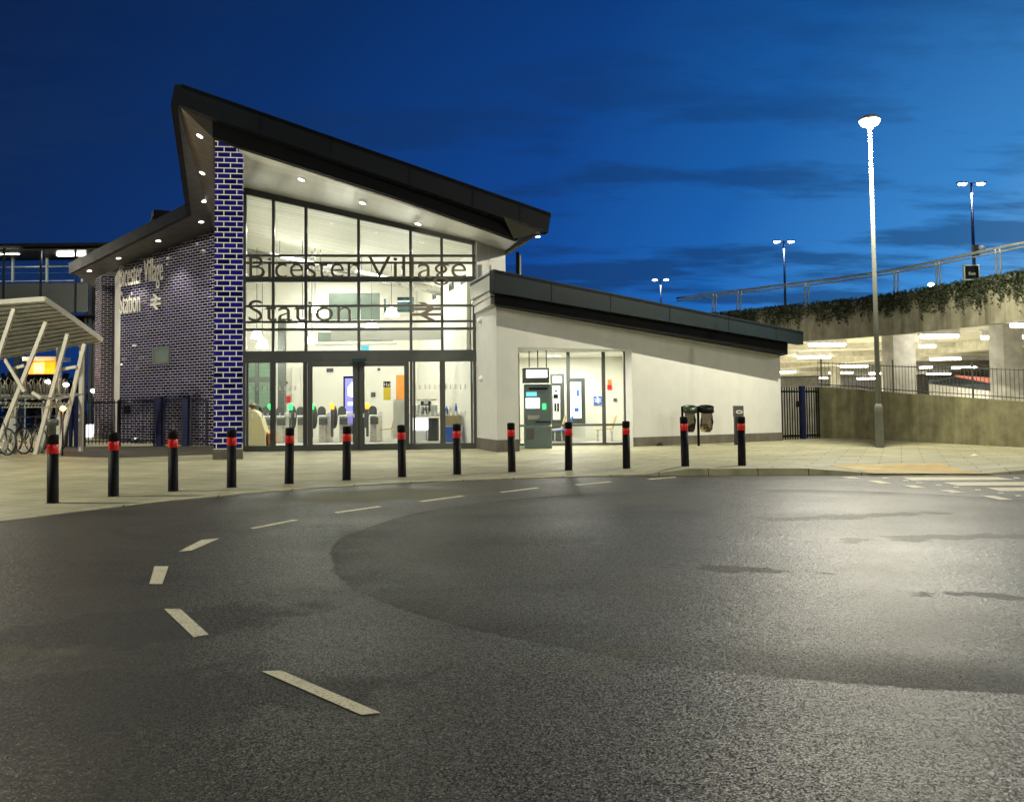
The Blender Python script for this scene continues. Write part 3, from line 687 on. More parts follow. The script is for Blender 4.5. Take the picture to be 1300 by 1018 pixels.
# re-seat the fascia planes so the left end meets the white box
sA, sB = PN.su(658.5), PN.su(803); zl_ = PN.at(730,442.5).z
ptA = lambda u, v: PN.at(u, v)
top = lambda s: 0
wl = PN.at(631.5,383); wr = PN.at(990,449); sl_, sr_ = PN.s_of(wl), PN.s_of(wr)
zw = lambda s: wl.z + (wr.z-wl.z)*(s-sl_)/(sr_-sl_) + .15
m = MB(); m.prism([PN.p(0,0), PN.p(sA,0), PN.p(sA,zw(sA)), PN.p(0,zw(0))], DEP*2.45); part('wing_pier', m, M['render'], ST)
m = MB(); m.prism([PN.p(sA+.001,zl_), PN.p(sB-.001,zl_), PN.p(sB-.001,zw(sB)), PN.p(sA+.001,zw(sA))], WD*.4); part('lintel', m, M['render'], ST)
m = MB(); m.prism([PN.p(sB,0), PN.p(sr_,0), PN.p(sr_,zw(sr_)), PN.p(sB,zw(sB))], WD*.35)
m.prism([PN.p(sr_-.3,0,-.351), PN.p(sr_,0,-.351), PN.p(sr_,zw(sr_)-.05,-.351), PN.p(sr_-.3,zw(sr_)-.05,-.351)], WD*8); part('wing_wall', m, M['render'], ST)
m = MB(); m.prism([PN.p(sB+.002,0,.018), PN.p(sr_+.015,0,.018), PN.p(sr_+.015,.30,.018), PN.p(sB+.002,.30,.018)], WD*.1)
part('wing_plinth', m, M['plinth'], ST)
m = MB(); m.prism([PN.p(-.02,0,.018), PN.p(sA+.005,0,.018), PN.p(sA+.005,.36,.018), PN.p(-.02,.36,.018)], WD*.06)
part('pier_plinth', m, M['plinth'], ST)
m = MB(); m.prism([PN.p(-.02,0,-.045), PN.p(.06,0,-.045), PN.p(.06,.36,-.045), PN.p(-.02,.36,-.045)], DEP*2.3)
part('pier_plinth', m, M['plinth'], ST)
# recessed window beside the cash machine
a0 = D(655,540,28.75); a1 = D(797,540,28.75); PA = Plane(a0, a1)
m = MB(); 
for u, w in ((658,.1),(721.7,.12),(766.5,.12),(795,.16)): m.beam(PA.p(PA.su(u),.02), PA.p(PA.su(u),zl_+.3), w, .1, PA.n)
for v, w in ((444.5,.12),(539.5,.07),(564,.10)): m.beam(PA.p(PA.su(656),PA.at(740,v).z), PA.p(PA.su(796),PA.at(740,v).z), w, .08, PA.n)
part('recess_frame', m, M['frame'], ST)
for a, b in ((658,721),(722.3,766),(767,794)): part('recess_pane', panel(PA, a+.6, 440, b-.6, 566, .014), M['glass'], ST)
m = MB(); rr0 = PN.p(sB,0,-.352); rr1 = PA.p(PA.su(797)-.02,0,.06)
m.prism([PN.p(sB,0,-.351), PN.p(sB+.3,0,-.351), PA.p(PA.su(797)+.3,0,.0), PA.p(PA.su(797),0,.0)], UP*(zl_+.4)); part('recess_reveal', m, M['render'], ST)
m = MB(); m.prism([PN.p(sA,zl_+.03,-.401), PN.p(sB,zl_+.03,-.401), PA.p(PA.su(800),zl_+.03,.06), PA.p(PA.su(640),zl_+.03,.06)], UP*.05); part('recess_soffit', m, M['render'], ST)
rc = PN.p((sA+sB)/2, zl_+.03, -1.1)
lamp('recess_light', 'AREA', rc - UP*.04, 90, (1,.93,.8), ST, .5, (0,0,0))
# waiting room behind
q0, q1 = PA.p(PA.su(646),0,-.1), PA.p(PA.su(812),0,-.1); dv = V((.0,4.2,0))
m = MB(); m.prism([q0,q1,q1+dv,q0+dv], UP*.014); part('waiting_floor', m, M['ifloor'], ST)
m = MB(); m.prism([q0+dv,q1+dv,q1+dv+UP*3.2,q0+dv+UP*3.2], V((0,.15,0))); m.prism([q1,q1+dv,q1+dv+UP*3.2,q1+UP*3.2], V((.1,0,0))); m.prism([q0,q0+dv,q0+dv+UP*3.2,q0+UP*3.2], V((-.1,0,0))); part('waiting_wall', m, M['iwall'], ST)
m = MB(); m.prism([q0+UP*3.15,q1+UP*3.15,q1+dv+UP*3.15,q0+dv+UP*3.15], UP*.05); part('waiting_ceiling', m, M['iwall'], ST)
lamp('waiting_light', 'AREA', (q0+q1)/2 + dv*.5 + UP*3.1, 150, (1,.97,.88), ST, 2.6, (0,0,0), sy=1.6)
# wing roof: fascia, recess, white box end
E0 = D(627,342,24.3); E1 = D(1020,421,29.9); PE = Plane(E0, E1); PE2 = PE.off(-.22)
m = MB(); m.prism(q(PE, [(627,342),(1020,421),(1020,437.5),(627,371)]), -PE.n*.28); part('wing_fascia', m, M['wroof'], ST)
m = MB(); m.prism(q(PE2, [(628,362),(1000,434),(1000,450),(628,387)]), V((.06,1,0))*1.25); part('wing_soffit', m, M['black'], ST)
for u in (700,775,850,925,985):
    pa, pb = PE.at(u, 342+(u-627)*.201+.6), PE.at(u, 371+(u-627)*.1692-.6); m = MB(); m.beam(pa, V((pa.x,pa.y,pb.z)), .02, .012, PE.n); part('fascia_joint', m, M['black'], ST)
ea, eb = PE.at(627,342), PE.at(1020,421)
m = MB(); m.prism([ea-UP*.03, eb-UP*.03, eb+DEP*7-UP*.03, ea+DEP*2.75-UP*.03], -UP*.08); part('wing_roof_sheet', m, M['wroof'], ST)
bx0 = PE.at(627,341) - PE.n*.02; bx1 = D(596.5,357.7,27.05); ztb, zbb = bx0.z, D(601,381,27.05).z
e1 = V((bx0.x,bx0.y,0)) - PE.n*.03; e2 = V((bx1.x,bx1.y,0)); tt_ = V((PE.t.x,PE.t.y,0))
def box_side(z0_, z1_, o, nm, mt, k=0.0, th=.3):
    f_ = e1.lerp(e2, k); m = MB(); m.prism([f_+tt_*(.005+o*.12)+UP*z0_, e2+tt_*o+UP*z0_, e2+tt_*(o+th)+UP*z0_, f_+tt_*(th*.5)+UP*z0_], UP*(z1_-z0_)); part(nm, m, M[mt], ST)
box_side(zbb, ztb, 0, 'white_box_end', 'render'); box_side(zbb-.05, zbb-.002, .09, 'edge_trim', 'frame', .14); box_side(zbb-.17, zbb-.052, .10, 'edge_trim', 'render', .14)
box_side(zbb-.21, zbb-.172, .13, 'edge_trim', 'frame', .14); box_side(zbb-.42, zbb-.212, .14, 'edge_trim', 'render', .14)
# wall fittings
for u, v in ((609,407),(611,481)):
    p = D(u, v, 26.6); m = MB(); m.ell(p, .09, .09, .09); m.beam(p, p+V((.2,.1,.05)), .05, .05); part('wall_camera', m, M['white'], ST)
# hall lights
hc = (XL+XR+XRb+XLb)/4
for k, (a, b, e) in enumerate(((.25,.2,110),(.7,.2,100),(.3,.55,120),(.72,.55,110),(.5,.85,110))):
    p = XL.lerp(XR,a).lerp(XLb.lerp(XRb,a), b); z = zl+(zr-zl)*a - .35; e *= .78
    lamp('hall_light', 'AREA', p+UP*z, e, (1,.975,.90), ST, 2.2, (0,0,0), sy=.5)
# ------------------------------------------------------------------ cash machine
ap = G(683,569.7); ax = V((1,0,0)); s_ = 26.9/FPX
t = thing('cash_machine', 'teal grey cash machine under a lit white sign in the recess of the white wing', 'cash machine', (ap.x,ap.y,PZ))
x0, x1 = -17*s_, 18*s_; zt1 = D(683,487.5,26.9).z-PZ; zm = D(683,539,26.9).z-PZ
m = MB(); m.prism([V((ap.x+x0,ap.y,0))+V((0,a,PZ+b)) for a, b in ((0,0),(0,zm-.06),(.07,zm),(.10,zt1),(.9,zt1),(.9,0))], (x1-x0,0,0)); part('cabinet', m, M['atm'], t, bevel=.02)
def atmr(u0,v0,u1,v1,y,d,mt,nm,par=t):
    a, b = D(u0,v1,26.95), D(u1,v0,26.95); m = MB(); m.obox((a.x,ap.y+y,a.z), (b.x-a.x,0,0), (0,d,0), (0,0,b.z-a.z)); return part(nm, m, mt, par)
atmr(671.5,492.2,695.5,494.6,.07,.05,M['black'],'card_slot_strip')
atmr(667.5,505,685,518.5,.065,.04,M['pale_screen'],'screen')
atmr(668,497.5,681.5,503,.075,.03,M['cyan_lit'],'header_screen')
atmr(688.8,512.5,693,519.5,.055,.05,M['green_led'],'card_reader')
atmr(670,527,685,532.5,-.02,.12,M['steel'],'keypad')
atmr(680,535,699,536.5,.03,.05,M['black'],'cash_slot')
atmr(668,543.5,678,558,-.006,.02,M['frame'],'notice_plate')
sg = atmr(663.5,467,697,486,.0,.75,M['frame'],'sign_box')
atmr(668,469.5,694.5,479.5,-.012,.02,M['white_lit'],'sign_panel',sg)
m = MB()
for u in (672,683,694):
    p = D(u,466,26.95); m.beam(V((p.x,ap.y+.25,p.z)), V((p.x,ap.y+.25,zl_)), .035, .035)
part('hanger', m, M['frame'], t)
# ------------------------------------------------------------------ things inside the hall
FZ = .018
def blk(u0, v0, u1, v1, y, dp):
    a, b = D(u0,v1,y), D(u1,v0,y); m = MB(); m.obox((a.x,y,max(a.z,FZ)), (b.x-a.x,0,0), (0,dp,0), (0,0,b.z-max(a.z,FZ))); return m
def floor_y(u, v): return G(u, v, FZ).y
gates = [(338,None,'ticket gate with a white rounded top nearest the pale wooden bench'), (356,'green_led','steel ticket gate with a green lamp just right of the left mullion'),
         (382,'green_led','steel ticket gate with a green lamp left of the sliding door frame'), (409,'green_led','steel ticket gate with a green lamp behind the left door leaf'),
         (435,'orange_led','steel ticket gate with an orange lamp in front of the violet screen'), (474,'orange_led','steel ticket gate with a red and orange lamp seen through the right door leaf')]
YG = 33.0
for i, (u, led, lab) in enumerate(gates):
    p = D(u, 561, YG); o = V((p.x, YG, FZ)); t = thing('ticket_gate', lab, 'ticket gate', o, 'row of ticket gates in the hall')
    m = MB(); m.box(o+V((0,.7,.48)), (.27,1.4,.96)); part('cabinet', m, M['steel'], t, bevel=.03)
    m = MB(); m.prism([o+V((-.15,a,b)) for a, b in ((-.02,.96),(-.06,1.0),(.25,1.16),(1.35,1.16),(1.42,.96))], (.30,0,0)); part('top_cover', m, M['white'], t, bevel=.02)
    m = MB(); m.box(o+V((.05,-.06,.80)), (.30,.12,.26)); part('sensor_block', m, M['dgrey'], t, bevel=.02)
    m = MB(); m.prism([o+V((-.02+.155*math.cos(a),.0,1.2+.17*math.sin(a))) for a in [k*math.pi/12 for k in range(13)]]+[o+V((-.175,0,.98)),o+V((.135,0,.98))], (0,.05,0)); part('reader', m, M['dgrey'], t)
    m = MB(); m.prism([o+V((-.42+.13*math.cos(a),.5,.95+.45*math.sin(a))) for a in [k*math.pi/10 for k in range(20)]], (0,.03,0)); part('paddle', m, M['dgrey'], t)
    if led:
        q_ = o+V((-.42 if i < 5 else -.24, .1, 0)); m = MB(); m.beam(q_+UP*.2, q_+UP*1.25, .09, .09); part('signal_post', m, M['dgrey'], t)
        m = MB(); m.lathe(q_+UP*1.25, [(.07,0),(.085,.03),(.085,.2),(.05,.24)], 12); part('signal_lamp', m, M[led], t)
t = thing('information_screen', 'tall violet lit information screen beside the entrance door stile', 'screen', D(448,540,34.5))
part('screen_case', blk(436,477.5,459,551,34.5,.25), M['black'], t)
part('display', blk(438,480,458,537.5,34.48,.03), M['screen'], t)
m = MB(); p = D(447,496,34.46); m.prism([p+V((a,0,b)) for a, b in ((-.17,-.2),(.17,-.2),(.17,.15),(0,.36),(-.17,.15))], (0,.02,0))
for v, w, h in ((502.5,.16,.10),(512.5,.34,.14),(514,.2,.0),(525,.24,.14),(531.5,.3,.02)):
    if h: p = D(447,v,34.46); m.obox(p+V((-w/2,0,-h/2)), (w,0,0), (0,.02,0), (0,0,h))
part('graphics', m, M['screen_w'], t)
PBK2 = PBK
t = thing('yellow_poster', 'yellow wall poster with a black heading reading Hall', 'poster', D(492,500,36))
part('sheet', blk(486.8,484,498.5,508,36.0,.04), M['yellow'], t); part('heading_band', blk(486.8,484.3,498.5,491.5,35.985,.02), M['black'], t)
m = MB(); a = D(487.6,490.5,35.98); text(m, 'Hall', a, V((1,0,0)), UP, V((0,-1,0)), .30, .17, .01); part('heading', m, M['white'], t)
single('orange_poster', blk(503,476,515.5,508,35.2,.06), M['orange'], 'tall orange board on the hall wall left of the coffee counter', 'poster')
single('white_board', blk(496,476,502.6,512,35.4,.05), M['white'], 'narrow white board between the yellow and orange posters', 'board')
def seat_chair(name, label, cx_, y, w, mseat, legs=True, tilt=.25, grp=None, flip=1):
    o = V((cx_, y, FZ)); t = thing(name, label, 'chair', o, grp)
    m = MB(); m.prism([o+V((flip*a,0,b)) for a, b in ((-.28,.40),(.30,.46),(.30,.50),(-.28,.44))], (0,.5,0)); part('seat', m, mseat, t, bevel=.01)
    m = MB(); m.prism([o+V((flip*a,0,b)) for a, b in ((.24,.46),(.30,.46),(.44,.92),(.39,.93))], (0,.5,0)); part('backrest', m, mseat, t, bevel=.01)
    for dx in (-.22,.26):
        for dy in (.05,.45):
            m = MB(); m.tube([o+V((flip*dx,dy,.42)), o+V((flip*dx*1.1,dy,0))], .014, 6); part('leg', m, M['steel'], t)
    return t
p = D(488,540,33.6); seat_chair('wooden_chair', 'orange plywood chair beside the grey counter end in the hall', p.x, 33.6, .5, M['wood'], flip=1)
t = thing('coffee_counter', 'grey coffee counter with a lit white panel below its worktop', 'counter', D(535,560,31.5))
part('end_panel', blk(499.5,509,517,556.5,31.9,.6), M['cream'], t); part('worktop', blk(517.3,525.5,556,529,31.0,.9), M['cream'], t)
part('lit_panel', blk(523,530.5,543.3,546,31.03,.03), M['white_lit'], t); part('lower_panel', blk(523,546.4,541,560,31.08,.5), M['white'], t)
part('dark_cabinet', blk(543.6,530.5,555.5,560,31.1,.6), M['dgrey'], t); part('shelf', blk(499.3,506.5,553,508.7,31.9,.5), M['cream'], t)
t = thing('coffee_machine', 'dark coffee machine with a white top on the coffee counter', 'coffee machine', D(540,525,31.3))
part('body', blk(534,509,546.5,525.3,31.35,.4), M['dgrey'], t, bevel=.02); part('top_box', blk(538,507,543.5,513,31.3,.45), M['white'], t)
m = MB()
for u in (535.6,539,543): p = D(u,524.5,31.25); m.lathe(p, [(.03,0),(.045,.28)], 10)
part('nozzle', m, M['steel'], t)
def bottle(u, v, y, h, r, mt, lab, grp='cups and bottles on the counters'):
    p = D(u, v, y); m = MB(); m.lathe(p, [(r,0),(r,h*.62),(r*.45,h*.8),(r*.45,h)], 12); return single('bottle', m, M[mt], lab, 'bottle', grp)
def cup(u, v, y, lab):
    p = D(u, v, y); m = MB(); m.lathe(p, [(.055,0),(.075,.30),(.08,.31),(.06,.34)], 12); return single('paper_cup', m, M['white'], lab, 'cup', 'cups and bottles on the counters')
cup(525.5,525.3,31.3,'stack of white cups at the left end of the coffee counter'); cup(530.5,525.3,31.3,'white cups just left of the coffee machine')
cup(549,525.3,31.3,'white cups just right of the coffee machine'); cup(553,525.3,31.3,'white cups at the right end of the coffee counter')
t = thing('display_table', 'pale wooden table with rounded front beside the coffee counter', 'table', D(571,545,30.4))
part('top', blk(559,525.5,583.5,527.3,30.2,.8), M['pale_wood'], t); part('front_panel', blk(560,527.5,582.5,541,30.25,.06), M['wood'], t); 
for u in (561,582): part('leg', blk(u-.8,527.5,u+.8,563,30.7,.08), M['wood'], t)
single('blue_crate', blk(559.5,541.5,583.5,561.5,29.95,.5), M['bluep'], 'blue crate under the pale wooden table', 'crate', bevel=.02)
bottle(563,525.3,30.4,.22,.05,'green_gl','short clear bottle at the left of the wooden table'); bottle(567,525.3,30.4,.27,.05,'bluep','blue bottle second from the left on the wooden table')
bottle(571,525.3,30.4,.24,.06,'white','white bottle in the middle of the wooden table'); bottle(579,525.3,30.4,.36,.05,'bluep','tall blue bottle at the right end of the wooden table')
# plywood bench near the fin
o = D(322,562,29.6); o.z = FZ; t = thing('wooden_bench', 'pale wooden high backed bench with a brown rounded top beside the blue fin', 'bench', o)
bp = [(309,575),(309,517.5),(316,518.5),(326,523),(331,530),(334,540),(336.5,548),(336.5,575)]
m = MB(); m.prism([V((D(u,v,29.4).x,29.4,max(FZ,D(u,v,29.4).z))) for u, v in bp], (0,.5,0)); part('back_panel', m, M['pale_wood'], t, bevel=.02)
m = MB(); c = D(321.5,515.3,29.6); m.ell(c, .13, .2, .10); c = D(313,514,29.6); m.ell(c, .14,.2,.06); part('headrest', m, M['brown'], t)
m = MB(); m.prism([V((D(u,v,29.6).x,29.6,max(FZ,D(u,v,29.6).z))) for u, v in ((337,546),(340,550),(347,551),(347.5,562),(345,568),(342,568))], (0,.45,0)); part('seat', m, M['orange'], t)
m = MB()
for u in (338.5,343.5): a = D(u,552,29.55); b = D(u+1,600,29.55); m.beam(a, V((b.x,29.55,FZ)), .05, .05)
part('leg', m, M['brown'], t)
# pendants
for i, (u, v, y, r, lab) in enumerate(((326,424,32,.22,'upper left of the pair of lit pendant lamps near the blue fin'), (333,436,31,.22,'lower right of the pair of lit pendant lamps near the blue fin'),
        (400,391,33,.22,'lit pendant lamp under the letter i of Station'), (384,410,32,.2,'lit pendant lamp just below the letter t of Station'), (396,430,31.5,.2,'lit pendant lamp above the left sliding door'),
        (472,412.5,34,.28,'wide lit pendant lamp in the middle of the hall'), (497,396,33,.28,'lit bell pendant lamp just left of the railway emblem'))):
    c = D(u, v, y); t = thing('pendant_lamp', lab, 'pendant lamp', c, 'lit pendant lamps in the hall')
    m = MB(); m.lathe(c, [(r,-.17),(r*.85,-.02),(r*.45,.14),(.03,.18)], 16); part('shade', m, M['shade'], t)
    m = MB(); zz = ztop(PG.su(u)) ; m.tube([c+UP*.17, V((c.x,c.y,min(zz-.2, c.z+3.2)))], .012, 6); part('cord', m, M['dgrey'], t)
    lamp('pendant_light', 'POINT', c-UP*.3, 30, (1,.97,.9), t, .15)
m = MB()
single('hanging_monitor', blk(458.5,438.5,468,447,28.6,.12), M['cyan_lit'], 'small cyan lit monitor hung above the sliding door', 'monitor')
# waiting room
t = thing('ticket_machine', 'grey ticket machine with a blue white header in the waiting room', 'ticket machine', D(709,560,31.6))
part('cabinet', blk(700,474.5,716,560,31.6,.5), M['dgrey'], t); part('header', blk(702,478,713,486,31.57,.04), M['white_lit'], t); part('front_panel', blk(702,490,711,533,31.57,.04), M['white'], t)
m = MB()
for u, v, w, h in ((706,496,.1,.05),(705.5,503,.16,.14),(705,517,.06,.28),(708.5,517,.06,.3)): p = D(u,v,31.55); m.obox(p-V((w/2,0,h/2)), (w,0,0), (0,.03,0), (0,0,h))
part('controls', m, M['black'], t)
t = thing('display_totem', 'tall white lit display totem with a grey frame in the waiting room', 'display', D(732,556,31.2))
part('frame', blk(722.5,480,742.5,538,31.2,.3), M['frame'], t); part('display', blk(724.5,485,737.5,531,31.17,.04), M['pale_screen'], t); part('base', blk(723,538.3,743,556,31.2,.3), M['cream'], t)
m = MB()
for u, v, w, h in ((733.5,499,.1,.22),(732,520,.16,.14),(727,493,.02,.1),(729,493,.02,.1),(731,493,.02,.1)): p = D(u,v,31.15); m.obox(p-V((w/2,0,h/2)), (w,0,0), (0,.02,0), (0,0,h))
part('graphics', m, M['bluep'], t)
WY = (q0.y + 4.2) - .02
t = thing('blue_sign', 'small blue wall sign with a white railway arrow emblem in the waiting room', 'sign', D(759,508,WY))
part('plate', blk(753.8,503,764,514,WY-.04,.03), M['bluep'], t)
m = MB(); a = D(755,512.5,WY-.05); double_arrow(m, a, V((1,0,0)), UP, V((0,-1,0)), .24, .27, .01); part('emblem', m, M['white'], t)
single('red_notice', blk(771,488.5,776.5,494.5,WY-.04,.03), M['red'], 'small red notice on the waiting room wall', 'notice')
single('pale_notice', blk(771.5,482,776,487.5,WY-.04,.03), M['orange'], 'small faded notice just above the red notice', 'notice')
single('wall_socket', blk(779,505.5,783,509.5,WY-.04,.03), M['dgrey'], 'small grey wall plate right of the blue sign', 'wall plate')
p = D(768,545,31.0); seat_chair('lounge_chair', 'tan plywood lounge chair at the right of the recessed window', p.x, 31.0, .5, M['wood'])
p = D(713,545,30.4); seat_chair('blue_chair', 'blue plastic chair beside the cash machine', p.x, 30.4, .5, M['bluep'], grp='chairs by the ticket machine')
p = D(704,545,30.6); seat_chair('tan_chair', 'tan chair half hidden behind the cash machine', p.x, 30.7, .5, M['wood'], grp='chairs by the ticket machine')
# ------------------------------------------------------------------ refuse sack holder, post bin
b0 = G(887,566,PZ)
t = thing('sack_holder', 'twin sack holder with a green ring, a black ring and clear sacks beside the wing', 'bin', b0)
x_ = lambda u: (u-887)/FPX*b0.y
pz = lambda v: D(887,v,b0.y).z
m = MB(); m.box((b0.x,b0.y,PZ+pz(516)/2), (.07,.07,pz(516))); part('post', m, M['black'], t)
m = MB(); m.box((b0.x+x_(867),b0.y,PZ+pz(516)/2), (.06,.07,pz(516))); part('post', m, M['black'], t)
def ring(u0, u1, mt, nm):
    a, b = x_(u0), x_(u1); c = V((b0.x+(a+b)/2, b0.y-.02, pz(519.5))); rx = (b-a)/2; m = MB(); vs = []
    n = 20
    for k in range(n):
        an = 2*math.pi*k/n
        for r_, z in ((1,.09),(1,-.09),(.82,-.09),(.82,.09)): vs.append(c+V((rx*r_*math.cos(an), rx*.8*r_*math.sin(an), z + .05*math.sin(an))))
    m.add(vs, [(4*k+j, 4*((k+1)%n)+j, 4*((k+1)%n)+(j+1)%4, 4*k+(j+1)%4) for k in range(n) for j in range(4)], True); part(nm, m, mt, t); return c, rx
cg, rg_ = ring(867.5,885.5,M['greenp'],'green_ring'); cb_, rb_ = ring(888,907,M['black'],'black_ring')
for c, r_, z0_, z1_, sc_ in ((cg, rg_, -.05, -.72, .8), (cb_, rb_, -.05, -.72, .85)):
    m = MB(); prof = []; n = 18; lv = 7; vs = []
    for i in range(lv+1):
        f_ = i/lv; rr = r_*(.8 + .18*math.sin(f_*2.6) - (.35 if i == lv else 0))*sc_
        for k in range(n):
            an = 2*math.pi*k/n; w_ = 1+.09*math.sin(5*an+i)+random.uniform(-.05,.05)
            vs.append(c+V((rr*w_*math.cos(an), rr*w_*.8*math.sin(an), z0_+(z1_-z0_)*f_)))
    m.add(vs, [(i*n+k, i*n+(k+1)%n, (i+1)*n+(k+1)%n, (i+1)*n+k) for i in range(lv) for k in range(n)] + [tuple(lv*n+k for k in range(n))], True); part('clear_sack', m, M['bag'], t)
    m = MB()
    for k in range(9): m.ell(c+V((random.uniform(-.5,.5)*r_, random.uniform(-.3,.3)*r_, z1_+random.uniform(.06,.22))), .09, .08, .06, 8, 5)
    part('rubbish', m, M['wood' if c is cb_ else 'brown'], t)
b1 = G(937,564.7,PZ); zt_ = D(937,515,b1.y).z
t = thing('post_bin', 'narrow dark post bin with a white rimmed slot against the white wing', 'bin', b1)
m = MB(); m.box((b1.x,b1.y,(PZ+zt_-.36)/2), (.20,.18,zt_-.36)); part('post', m, M['navy'], t)
m = MB(); m.box((b1.x+.03,b1.y,zt_-.18), (.29,.24,.36)); part('head', m, M['dgrey'], t, bevel=.015)
m = MB(); p = V((b1.x+.03,b1.y-.125,zt_-.2)); m.tube([p+V((.10*math.cos(a),0,.04*math.sin(a))) for a in [k*math.pi/8 for k in range(16)]], .014, 6, closed=True); part('slot_rim', m, M['white'], t)
# ------------------------------------------------------------------ street lamps
lp = on_pave(1117,568); lt = D(1104,155,lp.y)
t = thing('street_lamp', 'tall galvanised street lamp with a thick base and single lit head on the forecourt', 'street lamp', lp)
zb1 = D(1115,513,lp.y).z; topx = lt.x; lean = (topx-lp.x)
P_ = lambda z: V((lp.x+lean*z/lt.z, lp.y, lp.z+z))
m = MB(); m.tube([P_(0),P_(zb1-.12),P_(zb1)], [.118,.112,.08], 16); m.tube([P_(zb1-.02),P_(3.2),P_(lt.z-.15)], [.075,.066,.048], 16); part('column', m, M['column'], t)
m = MB(); m.box(P_(.75)+V((0,-.108,0)), (.12,.02,.5)); part('access_door', m, M['column'], t)
m = MB(); m.lathe(V((lt.x,lt.y,lt.z)), [(.06,-.28),(.10,-.12),(.26,.02),(.30,.09),(.22,.16),(.05,.19)], 20); part('head', m, M['galv'], t)
m = MB(); m.lathe(V((lt.x,lt.y,lt.z)), [(.08,-.16),(.24,-.09),(.30,.03),(.27,.04)], 20); part('lens', m, M['lens'], t)
LC = (1, .935, .72)
lamp('street_lamp_light', 'POINT', (lt.x-.05, lt.y-.13, lt.z-.27), 3600, LC, t, .06)
# the forecourt's other lamp columns, out of frame
for i, (x, y, pw, lab) in enumerate(((15,-3.5,4000,'street lamp beyond the road behind the viewpoint'), (-17,13.5,5200,'street lamp at the left of the turning circle'), (26,15,2200,'street lamp at the right of the turning circle'), (-30.7,43,2200,'street lamp behind the cycle shelter, left of the footbridge'))):
    o = V((x,y,0)); t = thing('street_lamp', lab, 'street lamp', o)
    m = MB(); m.tube([o,o+UP*1.3,o+UP*1.4,o+UP*9.4], [.115,.11,.075,.05], 14); part('column', m, M['galv'], t)
    m = MB(); m.lathe(o+UP*9.6, [(.06,-.28),(.10,-.12),(.26,.02),(.30,.09),(.22,.16),(.05,.19)], 20); part('head', m, M['galv'], t)
    m = MB(); m.lathe(o+UP*9.6, [(.08,-.16),(.24,-.09),(.30,.03),(.27,.04)], 20); part('lens', m, M['lens'], t)
    lamp('street_lamp_light', 'POINT', o+UP*(9.15 if y < 40 else 9.15), pw, LC, t, .22)
o = V((-24.2,39,0)); t = thing('path_lamp', 'short path lamp beyond the cycle shelter, left of the orange board', 'street lamp', o)
m = MB(); m.tube([o,o+UP*4.3], [.06,.045], 10); part('column', m, M['navy'], t); m = MB(); m.ell(o+UP*4.5, .22,.22,.2); part('lens', m, M['lens'], t); m = MB(); m.lathe(o+UP*4.68, [(.3,0),(.28,.05),(.05,.12)], 14); part('cap', m, M['navy'], t)
lamp('path_lamp_light', 'POINT', o+V((.3,-.25,4.2)), 350, LC, t, .15)
# ------------------------------------------------------------------ car park
ZT, ZS = 5.65, 4.03
crv = [D(u, 400, y) for u, y in ((860,43.5),(907,41.8),(950,40.4),(996,38.9),(1060,37.2),(1131,35.0),(1180,33.2),(1237,31.1),(1300,29.1),(1420,26.0),(1600,23.0))]
crv = [V((p.x,p.y,0)) for p in crv]
def resample(pts, step):
    out = [pts[0]]; acc = 0
    for a, b in zip(pts, pts[1:]):
        l = (b-a).length; k = step-acc
        while k < l: out.append(a+(b-a)*(k/l)); k += step
        acc = l-(k-step)
    return out
CP = thing('car_park', 'concrete car park deck with ivy clad parapet over a brightly lit undercroft', 'car park', crv[4])
nrm = lambda i, P=crv: V(((P[min(i+1,len(P)-1)]-P[max(i-1,0)]).y, -(P[min(i+1,len(P)-1)]-P[max(i-1,0)]).x, 0)).normalized()*-1
def sweep(path, prof):                        # prof: [(outward offset, z)]
    m = MB(); vs = []; k = len(prof)
    for i, p in enumerate(path):
        n_ = nrm(i, path); n_ = n_ if n_.y < 0 else -n_
        vs += [p + n_*o + UP*z for o, z in prof]
    m.add(vs, [(i*k+j, (i+1)*k+j, (i+1)*k+(j+1)%k, i*k+(j+1)%k) for i in range(len(path)-1) for j in range(k)] + [tuple(range(k)), tuple((len(path)-1)*k+j for j in range(k))][:2]); return m
part('parapet', sweep(crv, [(0,ZS),(0,ZT-.16),(-.3,ZT-.16),(-.3,ZS)]), M['concrete'], CP)
part('coping', sweep(crv, [(.06,ZT-.159),(.06,ZT),(-.36,ZT),(-.36,ZT-.159)]), M['galv'], CP)
m = MB(); dk = [p+V((.1,.32,0)) for p in crv]; far = [V((88,105,0)), V((-2,105,0))]
m.prism([p+UP*(ZS+.25) for p in dk]+[p+UP*(ZS+.25) for p in far], UP*.35); part('deck', m, M['pale_conc'], CP)
for (ua, va, ub, vb) in ((985,469,1136,455),(1165,452.5,1310,437.5)):
    zb_ = 3.78; ya = (zb_-CH)*FPX/((514-.0106*(ua-650))-va); yb = (zb_-CH)*FPX/((514-.0106*(ub-650))-vb)
    a, b = D(ua,va,ya), D(ub,vb,yb); m = MB(); m.beam(V((a.x,a.y,zb_+.24)), V((b.x,b.y,zb_+.24)), .9, .50, UP); part('beam', m, M['pale_conc'], CP)
for y in (44,51,58,66,76,88):
    m = MB(); m.beam((7,y,ZS+.10), (42,y-1.5,ZS+.10), .45, .30, UP); part('cross_beam', m, M['pale_conc'], CP)
for u0, u1, y in ((1136,1165,35.9),(1276,1301,33.5),(1128,1134,60),(1062,1068,70)):
    a = D(u0,500,y); b = D(u1,500,y); w = b.x-a.x; m = MB(); m.obox((a.x,y,0), (w*.92,-.1,0), (-.22,.62,0), (0,0,ZS+.25)); part('column', m, M['pale_conc'], CP)
